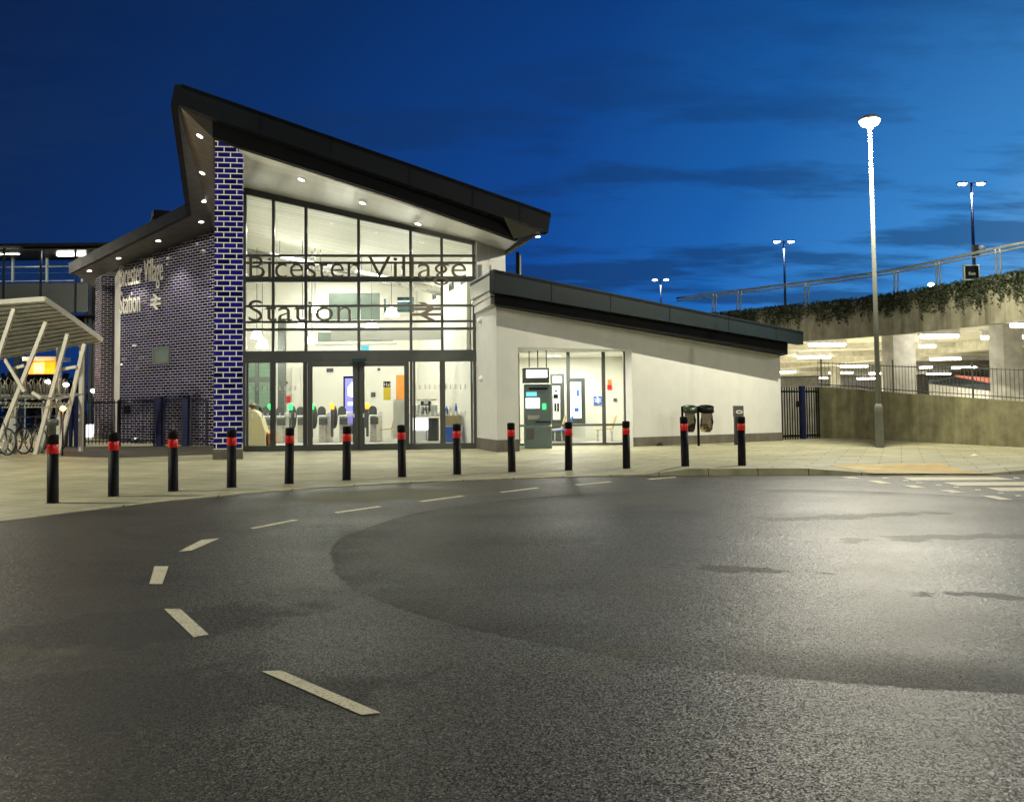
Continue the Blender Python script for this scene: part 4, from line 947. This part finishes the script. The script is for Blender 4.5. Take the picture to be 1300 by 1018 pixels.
m = MB(); m.prism([(-4,104,0),(85,104,0),(85,104,ZS+.3),(-4,104,ZS+.3)], (0,.4,0)); m.prism([(12,60,0),(9,104,0),(9,104,ZS+.3),(12,60,ZS+.3)], (-.3,0,0)); part('back_wall', m, M['pale_conc'], CP)
m = MB(); m.prism([(10.6,36.8,0),(13.6,35.4,0),(13.6,35.4,2.0),(10.6,36.8,2.0)], (.1,.3,0)); part('low_wall', m, M['pale_conc'], CP)
m = MB(); m.prism([V((p.x,p.y,0)) for p in dk]+far, UP*.02); part('undercroft_floor', m, M['concrete'], CP)
# sloping ramp wall with a red rail inside
a0_, a1_ = D(1180,480,62), D(1264,490,50)
t = thing('ramp_wall', 'slate blue ramp wall with a reddish railing in the car park undercroft', 'ramp', V((a0_.x,a0_.y,0)))
m = MB(); m.prism([D(1180,487,62),D(1264,497,50),D(1264,488,50),D(1212,478.5,56),D(1180,482,62)], (.1,.3,0)); part('ramp_side', m, M['wroof'], t)
m = MB(); m.prism([D(1212,478,56),D(1264,487.6,50),D(1264,480,50),D(1212,476,56)], (.05,.1,0)); part('red_rail', m, plain('faded_red_paint', (.45,.10,.06), .5), t)
m = MB(); m.prism([D(1180,487.4,62),D(1264,497.3,50),V((D(1264,500,50).x,50,.02)),V((D(1180,500,62).x,62,.02))], (.1,.3,0)); part('ramp_base', m, M['pale_conc'], t)
# tube lights under the deck
tubes = [(1026,1074,437.5),(1012,1055,453.5),(986,1010,472.5),(1066,1102,465),(1052,1083,473.3),(1040,1051,480),(1103,1131,474),(1088,1113,480.5),(1167,1217,426.9),(1245,1300,428.3),(1282,1330,413.3),
         (1166,1188,439.7),(1180,1220,455.6),(1167,1184,466.2),(1208,1240,466.7),(1176,1207,474.6),(1271,1278,457.3)]
tl = ['long tube light nearest the lamp column at the front left of the undercroft','tube light second from the front at the left of the undercroft','tube light beside the white wing corner above the gate','tube light just left of the lamp column under the front left tubes','tube light above the retaining wall end, left of the lamp column','short far tube light behind the gate fence','tube light just right of the lamp column','far tube light crossing behind the lamp column',
      'long front tube light right of the concrete column','long front tube light at the right edge of the undercroft','tube light highest at the right edge under the parapet','short tube light touching the concrete column, second row','tube light in the third row right of the concrete column','short tube light low beside the concrete column','tube light above the red ramp railing','lowest tube light above the slate ramp wall','small round light beside the far right column']
for (u0, u1, v), lab in zip(tubes, tl):
    um = (u0+u1)/2; hor = 514-.0106*(um-650); zt_ = 3.93; y = min(102, (zt_-CH)*FPX/(hor-v)); p = D(um, v, y); L_ = (u1-u0)/FPX*y
    t = thing('tube_light', lab, 'tube light', p, 'tube lights under the car park deck')
    m = MB(); m.tube([p-V((L_/2-.04,0,0)), p+V((L_/2-.04,0,0))], .07, 10); part('diffuser', m, M['tube'], t)
    m = MB(); m.obox(p+V((-L_/2,-.09,.06)), (L_,0,0), (0,.18,0), (0,0,max(.05, min(.25, ZS+.24-p.z-.06)))); part('housing', m, M['white'], t)
for k, (x, y) in enumerate(((17,42),(20,54),(17,68),(24,84),(14,90))):
    lamp('undercroft_light', 'AREA', (x,y,3.6), 1500, (1,.955,.86), CP, 7, (0,0,0), sy=5)
# parapet railing
t = thing('deck_railing', 'curved steel parapet railing with paired posts above the ivy clad wall', 'railing', crv[4])
rail = resample(crv, .7); zr_ = ZT+.98
for off_, z_, r_ in ((.12,zr_,.055),(.02,zr_-.13,.03)):
    m = MB(); m.tube([p+UP*z_+V((-off_*.3,-off_*.8,0)) for p in rail], r_, 8); part('rail', m, M['galv'], t)
for u in (907,941,1027,1130,1192,1259,1330):
    bst = min(range(len(rail)), key=lambda i: abs((rail[i].x/rail[i].y)-(u-650)/FPX)); p = rail[bst]; tt = (rail[min(bst+1,len(rail)-1)]-rail[bst-1]).normalized()
    m = MB()
    for k in (-.09,.09):
        q_ = p+tt*k; nn = V((tt.y,-tt.x,0)); nn = nn if nn.y < 0 else -nn
        m.tube([q_+UP*(ZT-.1)+nn*-.12, q_+UP*(ZT+.4)+nn*-.14+tt*.05, q_+UP*(ZT+.75)+nn*-.04+tt*.14, q_+UP*(zr_-.02)+nn*.1+tt*.26], .035, 6)
    part('post', m, M['galv'], t)
# ivy over the parapet
m = MB(); iv = resample(crv, .04)
for i, p in enumerate(iv):
    if p.y > 42 or p.y < 24.5: continue
    n_ = V((-.62,-.78,0)); sd_ = p.y
    right = max(0, min(1, (34.5-p.y)/4)); mid_ = .5+.5*math.sin(sd_*2.1)*math.sin(sd_*5.3+1)
    ln = (.45 + .42*mid_ + .35*abs(math.sin(sd_*9.7)) + .12*right)*random.uniform(.7,1.15)
    for k in range(int((30 + 12*right)*(.3+.7*min(1, mid_*1.6)))):
        f_ = random.random()**1.15; z = ZT + .12 - f_*ln - random.uniform(0,.06)
        c = p + n_*random.uniform(.02,.24*(1-f_*.6)) + V((random.uniform(-.05,.05), random.uniform(-.05,.05), z))
        s = random.uniform(.028,.085)*(1-.35*f_); a = random.uniform(0,6.28); e1_ = V((math.cos(a),math.sin(a)*.7,random.uniform(-.5,.5)))*s; e2_ = V((random.uniform(-.4,.4),random.uniform(-.6,.2),-1))*s
        m.add([c-e1_, c+e2_*.2-e1_*.2, c+e1_, c+e2_*1.3], [(0,1,2,3)])
iv_o = tag(part('ivy', m, M['ivy'], None, 'dark green ivy hanging over the car park parapet', recalc=False), cat='ivy', kind='stuff')
# lamp columns on the deck
for i, (u, v, y, w, lab) in enumerate(((995,306.5,55,.75,'twin headed deck lamp in the middle, above the curved railing'), (1233,233,42,.72,'twin headed deck lamp at the right with a camera and sign on its column'), (838.5,355,72,.78,'small far twin headed deck lamp just above the white wing roof'))):
    p = D(u, v, y); t = thing('deck_lamp', lab, 'street lamp', V((p.x,p.y,ZS+.6)), 'twin headed lamps on the car park deck')
    m = MB(); m.tube([V((p.x,p.y,ZS+.6)), V((p.x,p.y,p.z-.02))], [.10,.055], 10); part('column', m, M['postblue'], t)
    m = MB(); m.beam(p+V((-w*.5,0,0)), p+V((w*.5,0,0)), .06, .05); part('arm', m, M['postblue'], t)
    for s in (-1,1):
        m = MB(); m.box(p+V((s*w*.62,0,.03)), (.5,.26,.07)); h_ = part('head', m, M['dgrey'], t, bevel=.02)
        m = MB(); m.ell(p+V((s*w*.62,-.02,-.04)), .21,.13,.075, 12, 6); part('lens', m, M['deck_lens'], h_)
    lamp('deck_lamp_light', 'POINT', p-UP*.45, 130, (.9,1,.92), t, .25)
p = D(1240,316,41.9); t = thing('security_camera', 'small white security camera on the right deck lamp column', 'camera', p)
m = MB(); m.ell(p+V((.18,-.1,.02)), .15,.15,.13); part('dome', m, M['white'], t); m = MB(); m.box(p+V((-.08,0,.0)), (.26,.2,.36)); m.box(p+V((-.02,0,-.32)), (.2,.14,.14)); part('bracket', m, M['dgrey'], t)
sy_ = 31.2; t = thing('exit_sign', 'dark square sign with faint lettering fixed to the parapet railing', 'sign', D(1234,345.5,sy_))
a, b = D(1224,356,sy_-.35), D(1243.5,335.8,sy_-.35); m = MB(); m.obox(a, (b.x-a.x,0,0), (0,.1,0), (0,0,b.z-a.z)); part('case', m, M['atm'], t)
m = MB(); m.obox(a+V((.05,-.012,.05)), (b.x-a.x-.1,0,0), (0,.01,0), (0,0,b.z-a.z-.1)); part('face', m, M['black'], t)
m = MB(); text(m, 'Exit', a+V((.17,-.016,.19)), V((1,0,0)), UP, V((0,-1,0)), .24, .11, .004); part('lettering', m, M['galv'], t)
p = D(1182,361.5,36.5); t = thing('bulkhead_lamp', 'small greenish white lamp on an arm behind the parapet railing', 'lamp', p)
m = MB(); m.ell(p, .12,.12,.08); part('lens', m, M['deck_lens'], t); m = MB(); m.tube([p, p+V((.45,0,.03)), p+V((.8,.1,-.1))], .03, 6); part('arm', m, M['galv'], t)
# retaining wall, railing on it, gate
rwp = [G(1036,556.2), G(1085,557.3), G(1135,560), G(1210,564), G(1300,568.6), G(1420,576)]
rwt = [(1036,491),(1085,494),(1135,498.6),(1210,503.5),(1300,510),(1420,520)]
m = MB(); vs = []
for p, (u, v) in zip(rwp, rwt):
    z = D(u, v, p.y).z; n_ = V((-.85,-.5,0))
    vs += [V((p.x,p.y,0)), V((p.x,p.y,z)), V((p.x+.3,p.y+.18,z)), V((p.x+.3,p.y+.18,0))]
k = len(rwp)
m.add(vs, [(4*i+j, 4*i+4+j, 4*i+4+(j+1)%4, 4*i+(j+1)%4) for i in range(k-1) for j in range(4)] + [(0,1,2,3), (4*k-4,4*k-3,4*k-2,4*k-1)])
single('retaining_wall', m, M['retwall'], 'mossy curved concrete retaining wall below the car park railing', 'wall')
tops = [V((p.x+.15,p.y+.09,D(u,v,p.y).z)) for p, (u, v) in zip(rwp, rwt)]
t = thing('wall_railing', 'thin dark bar railing along the top of the mossy retaining wall', 'railing', tops[2])
rs = resample(tops, .15)
m = MB()
for p in rs: m.beam(p+UP*-.02, p+UP*.95, .013, .013)
part('bars', m, M['frame'], t)
for z in (.1,.9):
    m = MB(); m.tube([p+UP*z for p in tops], .016, 6); part('rail', m, M['frame'], t)
for u in (1041,1133,1235):
    i = min(range(len(rs)), key=lambda i: abs(rs[i].x/rs[i].y-(u-650)/FPX)); m = MB(); m.beam(rs[i]-UP*.1, rs[i]+UP*1.12, .045, .045); part('post', m, M['frame'], t)
def bars(P, u0, u1, zt_, zb_, step, w=.022, over=.12):
    m = MB(); s0, s1 = P.su(u0, 530), P.su(u1, 530); k = max(1, int(round((s1-s0)/step)))
    for i in range(k+1): m.beam(P.p(s0+(s1-s0)*i/k, zb_-over), P.p(s0+(s1-s0)*i/k, zt_+over), w, w, P.n)
    return m, s0, s1
PGt = Plane(G(985,559.2), G(1042,556.4)); gy = PGt.at(1015,530).y
t = thing('side_gate', 'dark barred side gate between the white wing and the retaining wall', 'gate', PGt.at(1015,558))
zt_, zb_ = PGt.at(1015,497).z, PGt.at(1015,553).z
m, s0, s1 = bars(PGt, 990, 1040, zt_, zb_, .145, .03, .16); part('bars', m, M['black'], t)
for z in (zt_, zb_): m = MB(); m.beam(PGt.p(s0,z), PGt.p(s1,z), .06, .04, PGt.n); part('rail', m, M['black'], t)
m = MB(); s = PGt.su(1012.5,530); m.box(PGt.p(s, PGt.at(1012,513).z, .06), (.16,.12,.22)); part('lock_box', m, M['black'], t)
m = MB(); s = PGt.su(1018,530); m.beam(PGt.p(s,0,.03), PGt.p(s,PGt.at(1018,490).z,.03), .17, .17, PGt.n)
single('gate_post', m, M['postblue'], 'navy blue post in the barred side gate by the white wing', 'post')
m = MB(); p = on_pave(1238,579); m.add([p+V((-.13,0,.006)), p+V((.02,-.06,.03)), p+V((.14,0,.008)), p+V((.0,.05,.05)), p+V((0,0,.012))], [(0,1,3),(1,2,3),(0,3,4)]); single('litter', m, M['white'], 'scrap of white litter on the pavement', 'litter')
# ------------------------------------------------------------------ left side: fences, posts
PFn = Plane(G(84,567.5), G(262,566.2))
def fence(name, label, u0, u1, vt, vb, cat='fence', grp=None, lock=None):
    t = thing(name, label, cat, PFn.at((u0+u1)/2, 566), grp); zt_, zb_ = PFn.at(150,vt).z, PFn.at(150,vb).z
    m, s0, s1 = bars(PFn, u0, u1, zt_, zb_, .145, .024, .10); part('bars', m, M['navy'], t)
    for z in (zt_, zb_): m = MB(); m.beam(PFn.p(s0,z), PFn.p(s1,z), .05, .03, PFn.n); part('rail', m, M['navy'], t)
    for s in (s0, s1): m = MB(); m.beam(PFn.p(s,.02), PFn.p(s,zt_+.08), .055, .05, PFn.n); part('stile', m, M['navy'], t)
    if lock: m = MB(); m.box(PFn.p(PFn.su(lock,530), PFn.at(lock,520).z, .05), (.2,.1,.25)); part('lock_box', m, M['black'], t)
fence('railing_fence', 'navy barred fence panel in front of the rear brick pillar', 108, 150, 511, 560)
fence('barred_gate', 'navy barred gate with a lock box in front of the glazed brick side wall', 152.5, 196, 509, 560, 'gate', None, 162)
fence('railing_fence', 'navy barred fence panel between the two blue posts', 209, 232, 509, 560)
fence('railing_fence', 'navy barred fence panel right of the second blue post beside the brick fin', 243, 262, 509, 560)
for u, w, lab in ((203.5,.19,'left of the two blue posts before the glazed brick side wall'), (237,.19,'right of the two blue posts before the glazed brick side wall'),
                  (99,.15,'tall dark navy post left of the barred fence'), (91,.10,'slim dark navy post beside the bicycle shelter'), (84.5,.12,'dark navy post just right of the last bicycle')):
    m = MB(); s = PFn.su(u,530); m.beam(PFn.p(s,0,.05), PFn.p(s,PFn.at(u,503.5).z,.05), w, w, PFn.n); m.box(PFn.p(s,.01,.05), (w*1.8,w*1.8,.03)); single('blue_post', m, M['postblue'], lab, 'post', 'navy posts along the left fence')
# ------------------------------------------------------------------ cycle shelter
tr, tl_, br, bl_ = D(56.5,379.5,25), D(-90,390,27.5), D(129.5,431.5,27), D(-90,470,33)
t = thing('cycle_shelter', 'pale steel cycle shelter with a sloping corrugated canopy on leaning struts', 'shelter', V((br.x-3,br.y,0)))
m = MB(); nx, ny = 16, 36; vs = []
nc = (tr-br).cross(bl_-br).normalized(); nc = nc if nc.z > 0 else -nc
for j in range(ny+1):
    for i in range(nx+1):
        a = tl_.lerp(tr, i/nx); b = bl_.lerp(br, i/nx); vs.append(a.lerp(b, j/ny) + UP*(.03*math.cos(j*math.pi)) + UP*(.02*math.sin(j/ny*math.pi)))
N_ = len(vs)
vs += [v+UP*.02 for v in vs]
f = [(j*(nx+1)+i, j*(nx+1)+i+1, (j+1)*(nx+1)+i+1, (j+1)*(nx+1)+i) for j in range(ny) for i in range(nx)]
m.add(vs, f + [tuple(N_+k for k in reversed(q_)) for q_ in f]); part('canopy', m, M['canopy'], t)
m = MB(); ed = [tr.lerp(br, k/10)+UP*(.02*math.sin(k/10*math.pi)) for k in range(11)]
for a, b in zip(ed, ed[1:]): m.beam(a, b, .05, .14, UP)
part('edge_trim', m, M['cream'], t)
for k in range(1,13):
    a = tl_.lerp(bl_, k/13); b = tr.lerp(br, k/13); m = MB(); m.beam(a-UP*.05, b-UP*.05, .05, .05, UP); part('rib', m, M['galv'], t)
m = MB(); m.beam(tl_, tr, .06, .14, UP); part('edge_trim', m, M['cream'], t); m = MB(); m.beam(bl_, br, .06, .10, UP); part('edge_trim', m, M['cream'], t)
m = MB(); m.beam(D(0,412,28.5), D(69,441.5,29.4), .05, .07, UP); part('purlin', m, M['dgrey'], t)
yb = 27.0
for (u0, v0, u1, v1, y) in ((20,386,-8,470,26.0),(58.5,409,14,520,26.3),(86,424,60,520,26.7),(107.5,436.5,80.5,549,27.0)):
    a, b = D(u0,v0,y), D(u1,v1,y); g_ = b + (b-a)*((0-b.z)/(b.z-a.z)) if True else b
    m = MB(); m.beam(a, g_, .11, .09, V((0,-1,0))); part('strut', m, M['cream'], t)
for (u0, v0, u1, v1, y) in ((6,456,31,497,26.2),(17,468,31,464,26.6),(73,470,97,465.5,26.9),(41,498,52,505,26.5)):
    m = MB(); m.beam(D(u0,v0,y), D(u1,v1,y), .09, .07, V((0,-1,0))); part('brace', m, M['cream'], t)
for u, v in ((75,441),(104,436)):
    a = D(u, v, 28.2); m = MB(); m.beam(a, V((a.x,a.y,0)), .12, .12); part('rear_post', m, M['cream'], t)
# two tier bicycle rack
t = thing('cycle_rack', 'two tier galvanised bicycle rack with looped wheel guides under the shelter', 'bicycle rack', V((D(40,570,27).x,27,0)))
za, zb2 = D(40,499.5,27).z, D(40,509,27).z
for z, w in ((za,.12),(zb2,.14)):
    a, b = D(-60,500,27), D(90,500,27); m = MB(); m.beam(V((a.x,27,z)), V((b.x,27,z-.12)), w, .08, UP); part('beam', m, M['galv'], t)
for u in (8,22,52,60,78):
    a = D(u,515,27.1); m = MB(); m.beam(V((a.x+(.35 if u in (8,52) else -.1),27.1,zb2)), V((a.x,27.0,0)), .12, .09, V((0,-1,0))); part('leg', m, M['galv'], t)
m = MB()
for k in range(26):
    u = -20+k*4.2; a = D(u,500,26.85); z = za+.05+random.uniform(-.03,.03); h = random.uniform(.25,.5)
    m.tube([V((a.x-.08,26.8,z-.05)), V((a.x-.09,26.75,z+h*.7)), V((a.x-.02,26.72,z+h)), V((a.x+.06,26.75,z+h*.8)), V((a.x+.06,26.8,z-.05))], .016, 6)
    m.tube([V((a.x-.06,26.8,zb2-.05)), V((a.x-.05,26.6,zb2-.2)), V((a.x+.04,26.6,zb2-.2)), V((a.x+.06,26.8,zb2-.05))], .014, 6)
    if k % 2: m.beam(V((a.x,26.4,zb2+.05)), V((a.x+.05,27.8,zb2+.22)), .07, .04)
part('wheel_guides', m, M['galv'], t)
# bicycles
t = thing('bicycle', 'x', 'bicycle', group='bicycles parked in the lower tier of the rack')
RW = .345
def wheel(x):
    m = MB(); m.tube([V((x+RW*math.cos(k*math.pi/16),0,RW+RW*math.sin(k*math.pi/16))) for k in range(32)], .02, 8, closed=True); w = part('wheel', m, M['tyre'], t)
    m = MB(); r2 = RW-.03; m.tube([V((x+r2*math.cos(k*math.pi/16),0,RW+r2*math.sin(k*math.pi/16))) for k in range(32)], .012, 6, closed=True); part('rim', m, M['steel'], w)
    m = MB(); m.tube([V((x,-.04,RW)), V((x,.04,RW))], .025, 8)
    for k in range(18): an = k*math.pi/9; m.tube([V((x,(.03 if k%2 else -.03),RW)), V((x+r2*math.cos(an),0,RW+r2*math.sin(an)))], .0025, 4, cap=False)
    part('spokes', m, M['steel'], w)
wheel(0); wheel(-1.04)
m = MB(); hd, bb, se, re = V((-.14,0,.82)), V((-.60,0,.29)), V((-.78,0,.80)), V((-1.04,0,RW))
for a, b, r_ in ((hd,bb,.018),(se,bb,.016),(se+V((.02,0,-.05)),hd+V((0,0,0)),.016),(bb,re,.012),(se,re,.011),(hd+V((-.02,0,.1)),V((0,0,RW)),.014)): m.tube([a,b], r_, 8)
part('frame', m, M['navy'], t)
m = MB(); m.ell((-.82,0,.94), .14,.07,.035); m.tube([(-.78,0,.78),(-.81,0,.93)], .014, 6); part('saddle', m, M['black'], t)
m = MB(); m.tube([(-.06,-.28,.98),(-.15,-.1,1.0),(-.16,0,1.0),(-.15,.1,1.0),(-.06,.28,.98)], .013, 8); m.tube([(-.14,0,.84),(-.16,0,1.0)], .015, 6); part('handlebar', m, M['dgrey'], t)
m = MB(); m.tube([bb+V((0,-.06,0)), bb+V((0,.06,0))], .02, 8); m.lathe(bb, [(.0,0),(.09,0),(.09,.005)], 14); part('crank', m, M['steel'], t)
for i, (u, v, y, rz, lab) in enumerate(((9,576,26.2,-.75,'leftmost bicycle, dark, its front wheel cut by the photo edge'), (30,573,26.8,-.75,'second bicycle from the left with a dark tyre'), (49,571.5,27.1,-.75,'third bicycle with a pale mudguard, left of the first bollard'), (73,570.5,27.5,-.75,'last bicycle, half hidden behind the first bollard'))):
    o = t if i == 0 else copy_tree(t); p = D(u, v, y); place(o, (p.x, p.y, .02), rz+.3, lab); o.scale = (1.14,1.14,1.14)
p = D(66,560,21.5); m = MB(); m.lathe((p.x,p.y,0), [(.09,0),(.09,D(66,541,21.5).z),(.15,D(66,540,21.5).z),(.15,D(66,534,21.5).z),(.12,D(66,532,21.5).z),(.02,D(66,531.5,21.5).z)], 18)
single('ash_bin', m, M['dgrey'], 'dark capped post bin directly behind the leftmost bollard', 'bin')
# amber beacon, orange lit board, far lamps
p = D(80,518.5,25.6); t = thing('amber_beacon', 'glowing amber beacon lamp on a slim post by the cycle rack', 'lamp', V((p.x,p.y,0)))
m = MB(); m.ell(p, .075,.075,.075); part('lens', m, M['amber'], t); m = MB(); m.tube([V((p.x,p.y,0)), p-UP*.07], .025, 8); part('post', m, M['navy'], t)
lamp('beacon_light', 'POINT', p+V((0,-.15,0)), 4, (1,.4,.05), t, .08)
oy = 40; t = thing('lit_board', 'orange lit board with a bright white middle behind the cycle shelter', 'sign', D(52,466,oy))
part('panel', blk(34,459,70,475,oy,.2), M['orange_lit'], t); part('bright_panel', blk(43,460,56,474,oy-.03,.03), emit('white_hot_panel', (1,.62,.18), 1.1), t)
part('canopy', blk(28,452.5,73,458,oy-.5,1.2), M['galv'], t)
lamp('board_light', 'POINT', D(52,466,oy-.7), 60, (1,.36,.03), t, .35)
for u in (31,72): part('post', blk(u-.7,476,u+.7,566,oy,.1), M['galv'], t)
p = D(104,520,38); t = thing('pale_post', 'tall pale post behind the fence left of the rear brick pillar', 'post', V((p.x,38,0)))
m = MB(); m.tube([V((p.x,38,0)), V((p.x,38,D(104,440,38).z))], [.10,.07], 10); part('column', m, M['wood'], t); m = MB(); m.tube([V((p.x,38,D(104,440,38).z)), V((p.x-.3,37.8,D(104,436,38).z))], .05, 8); part('arm', m, M['galv'], t)
for i, (u, v, y, lab) in enumerate(((61,484.5,52,'small white lamp below the orange board'), (83.5,488.5,50,'round white lamp beyond the fence right of the orange board'), (118.5,496,55,'white lamp just left of the rear brick pillar'))):
    p = D(u, v, y); t = thing('far_lamp', lab, 'lamp', V((p.x,p.y,0)), 'small lamps beyond the left fence')
    m = MB(); m.ell(p, .18,.16,.12); part('lens', m, M['down'], t); m = MB(); m.tube([V((p.x,p.y,0)), p-UP*.1], .05, 6); part('column', m, M['navy'], t)
single('lit_kiosk', blk(109,539,117,567,42,1), M['white_lit'], 'pale lit box low behind the fence left of the rear pillar', 'box')
# footbridge
FY = 58.0
FB = thing('footbridge', 'dark covered footbridge with a lit glazed upper band crossing behind the cycle shelter', 'footbridge', D(40,400,FY))
part('roof', blk(-160,307.5,170,314.5,FY-.6,5), M['roof'], FB); part('ceiling', blk(-160,314.8,170,320,FY,4), M['dsoffit'], FB)
part('side_panel', blk(-160,359,112,399,FY,.15), M['frame'], FB); part('floor', blk(-160,399.4,130,404,FY-.3,5), M['roof'], FB)
for u in (4,51,95,-45): part('post', blk(u-1.6,315,u+1.6,400,FY-.12,.12), M['navy'], FB)
for u in (15.5,59,104): part('inner_post', blk(u-1.4,326,u+1.4,358,FY+3.2,.15), M['cream'], FB)
for v, hh, mt in ((325.5,2.4,'cream'),(339.5,.6,'galv'),(347.5,1.4,'cream'),(357.5,.9,'cream')): part('hand_rail', blk(-160,v-hh,94,v+hh,FY+3.3,.1), M[mt], FB)
part('glazing', blk(-160,320.5,94,358.6,FY+.02,.03), M['glass'], FB)
for u0, u1, v in ((-60,-30,321.5),(-15,23,321.5),(72,107,323.3)): part('strip_light', blk(u0,v-1.5,u1,v+1.5,FY+1.2,.2), M['bridge_tube'], FB)
part('stair_tower', blk(112,330,150,560,FY+2,5), M['dgrey'], FB)
for u in (106.5,112): part('leg', blk(u-1.2,349,u+1.2,566,FY+1,.4), M['galv'], FB)
for k, (u, w) in enumerate(((20,.5),(-70,.5))): part('pier', blk(u-4,404.4,u+4,566,FY+1.5,1), M['dgrey'], FB)
# far dark trees
def far_tree(x, y, h, w, lab):
    o = V((x,y,0)); t = thing('far_tree', lab, 'tree', o, 'dark trees beyond the tracks')
    m = MB(); m.tube([o, o+UP*h*.3, o+UP*h*.6], [.35,.25,.1], 7); part('trunk', m, M['dgrey'], t)
    m = MB()
    for _ in range(900):
        a, b, r_ = random.uniform(0,6.28), random.uniform(-1,1), random.random()**.4
        c = o + V((w*r_*math.cos(a)*math.sqrt(1-b*b), w*r_*math.sin(a)*math.sqrt(1-b*b), h*.58+h*.42*r_*b)); s = random.uniform(.25,.55)
        e1_ = V((random.uniform(-1,1),random.uniform(-1,1),random.uniform(-1,1)))*s; e2_ = V((random.uniform(-1,1),random.uniform(-1,1),random.uniform(-1,1)))*s
        m.add([c-e1_, c-e2_, c+e1_, c+e2_], [(0,1,2,3)])
    part('crown', m, M['ivy'], t, recalc=False)
for x, y, h, w, lab in ((-34,78,4.5,4,'low dark tree below the footbridge, right of the orange board'),(-45,82,5,4.5,'low dark tree behind the orange board'),(-56,80,4.8,5,'dark tree at the far left under the footbridge')): far_tree(x, y, h, w, lab)
# ------------------------------------------------------------------ sky
w = bpy.data.worlds.new('World'); sc.world = w; w.use_nodes = True; nt = w.node_tree; bg = nt.nodes['Background']
SUN_EL, SUN_AZ = R(-4.0), R(60)
sky = nd(nt, 'ShaderNodeTexSky', sky_type='NISHITA'); sky.sun_disc = False; sky.sun_elevation = SUN_EL; sky.sun_rotation = SUN_AZ
tc = nt.nodes.new('ShaderNodeTexCoord').outputs['Generated']; sx = nd(nt, 'ShaderNodeSeparateXYZ'); L(nt, tc, sx.inputs[0])
dt = nd(nt, 'ShaderNodeVectorMath', operation='DOT_PRODUCT'); L(nt, tc, dt.inputs[0]); dt.inputs[1].default_value = (math.sin(R(48)), math.cos(R(48)), -.06)
grad = ramp(nt, dt.outputs['Value'], [(.10,(.0028,.011,.047)), (.42,(.0028,.022,.105)), (.66,(.0035,.038,.18)), (.80,(.007,.074,.265)), (.91,(.027,.15,.38)), (1,(.125,.30,.51))])
zen = ramp(nt, sx.outputs[2], [(.0, 1.15), (.18, .95), (.45, .62), (1, .4)])
grad = mix(nt, 1.0, grad, zen, 'MULTIPLY')
z1 = math_(nt, 'ADD', math_(nt, 'ABSOLUTE', sx.outputs[2]), .10)
cv = nd(nt, 'ShaderNodeCombineXYZ'); L(nt, math_(nt, 'DIVIDE', sx.outputs[0], z1), cv.inputs[0]); L(nt, math_(nt, 'DIVIDE', sx.outputs[1], z1), cv.inputs[1])
cn = noise(nt, 1.5, 8, mapping(nt, cv.outputs[0], (.5,1.15,1), (0,0,.12)), .6)
cl = ramp(nt, cn, [(.485, 0.0), (.575, 1.0)])
lowm = ramp(nt, sx.outputs[2], [(.02, 1.0), (.22, .7), (.42, .25)])
cf = math_(nt, 'MULTIPLY', math_(nt, 'MULTIPLY', cl, lowm), .86)
skyc = mix(nt, cf, grad, mix(nt, .86, grad, (.004,.016,.055)))
add = mix(nt, 1.0, skyc, mix(nt, 1.0, sky.outputs[0], (.006,.006,.006), 'MULTIPLY'), 'ADD')
L(nt, add, bg.inputs['Color']); bg.inputs['Strength'].default_value = 1.0
# ------------------------------------------------------------------ render settings
sc.view_settings.view_transform = 'Standard'; sc.view_settings.look = 'None'; sc.view_settings.exposure = 0.8; sc.view_settings.gamma = 1
sc.cycles.use_denoising = True; sc.cycles.max_bounces = 8; sc.cycles.transparent_max_bounces = 16; sc.cycles.sample_clamp_indirect = 6
sc.cycles.use_light_tree = True
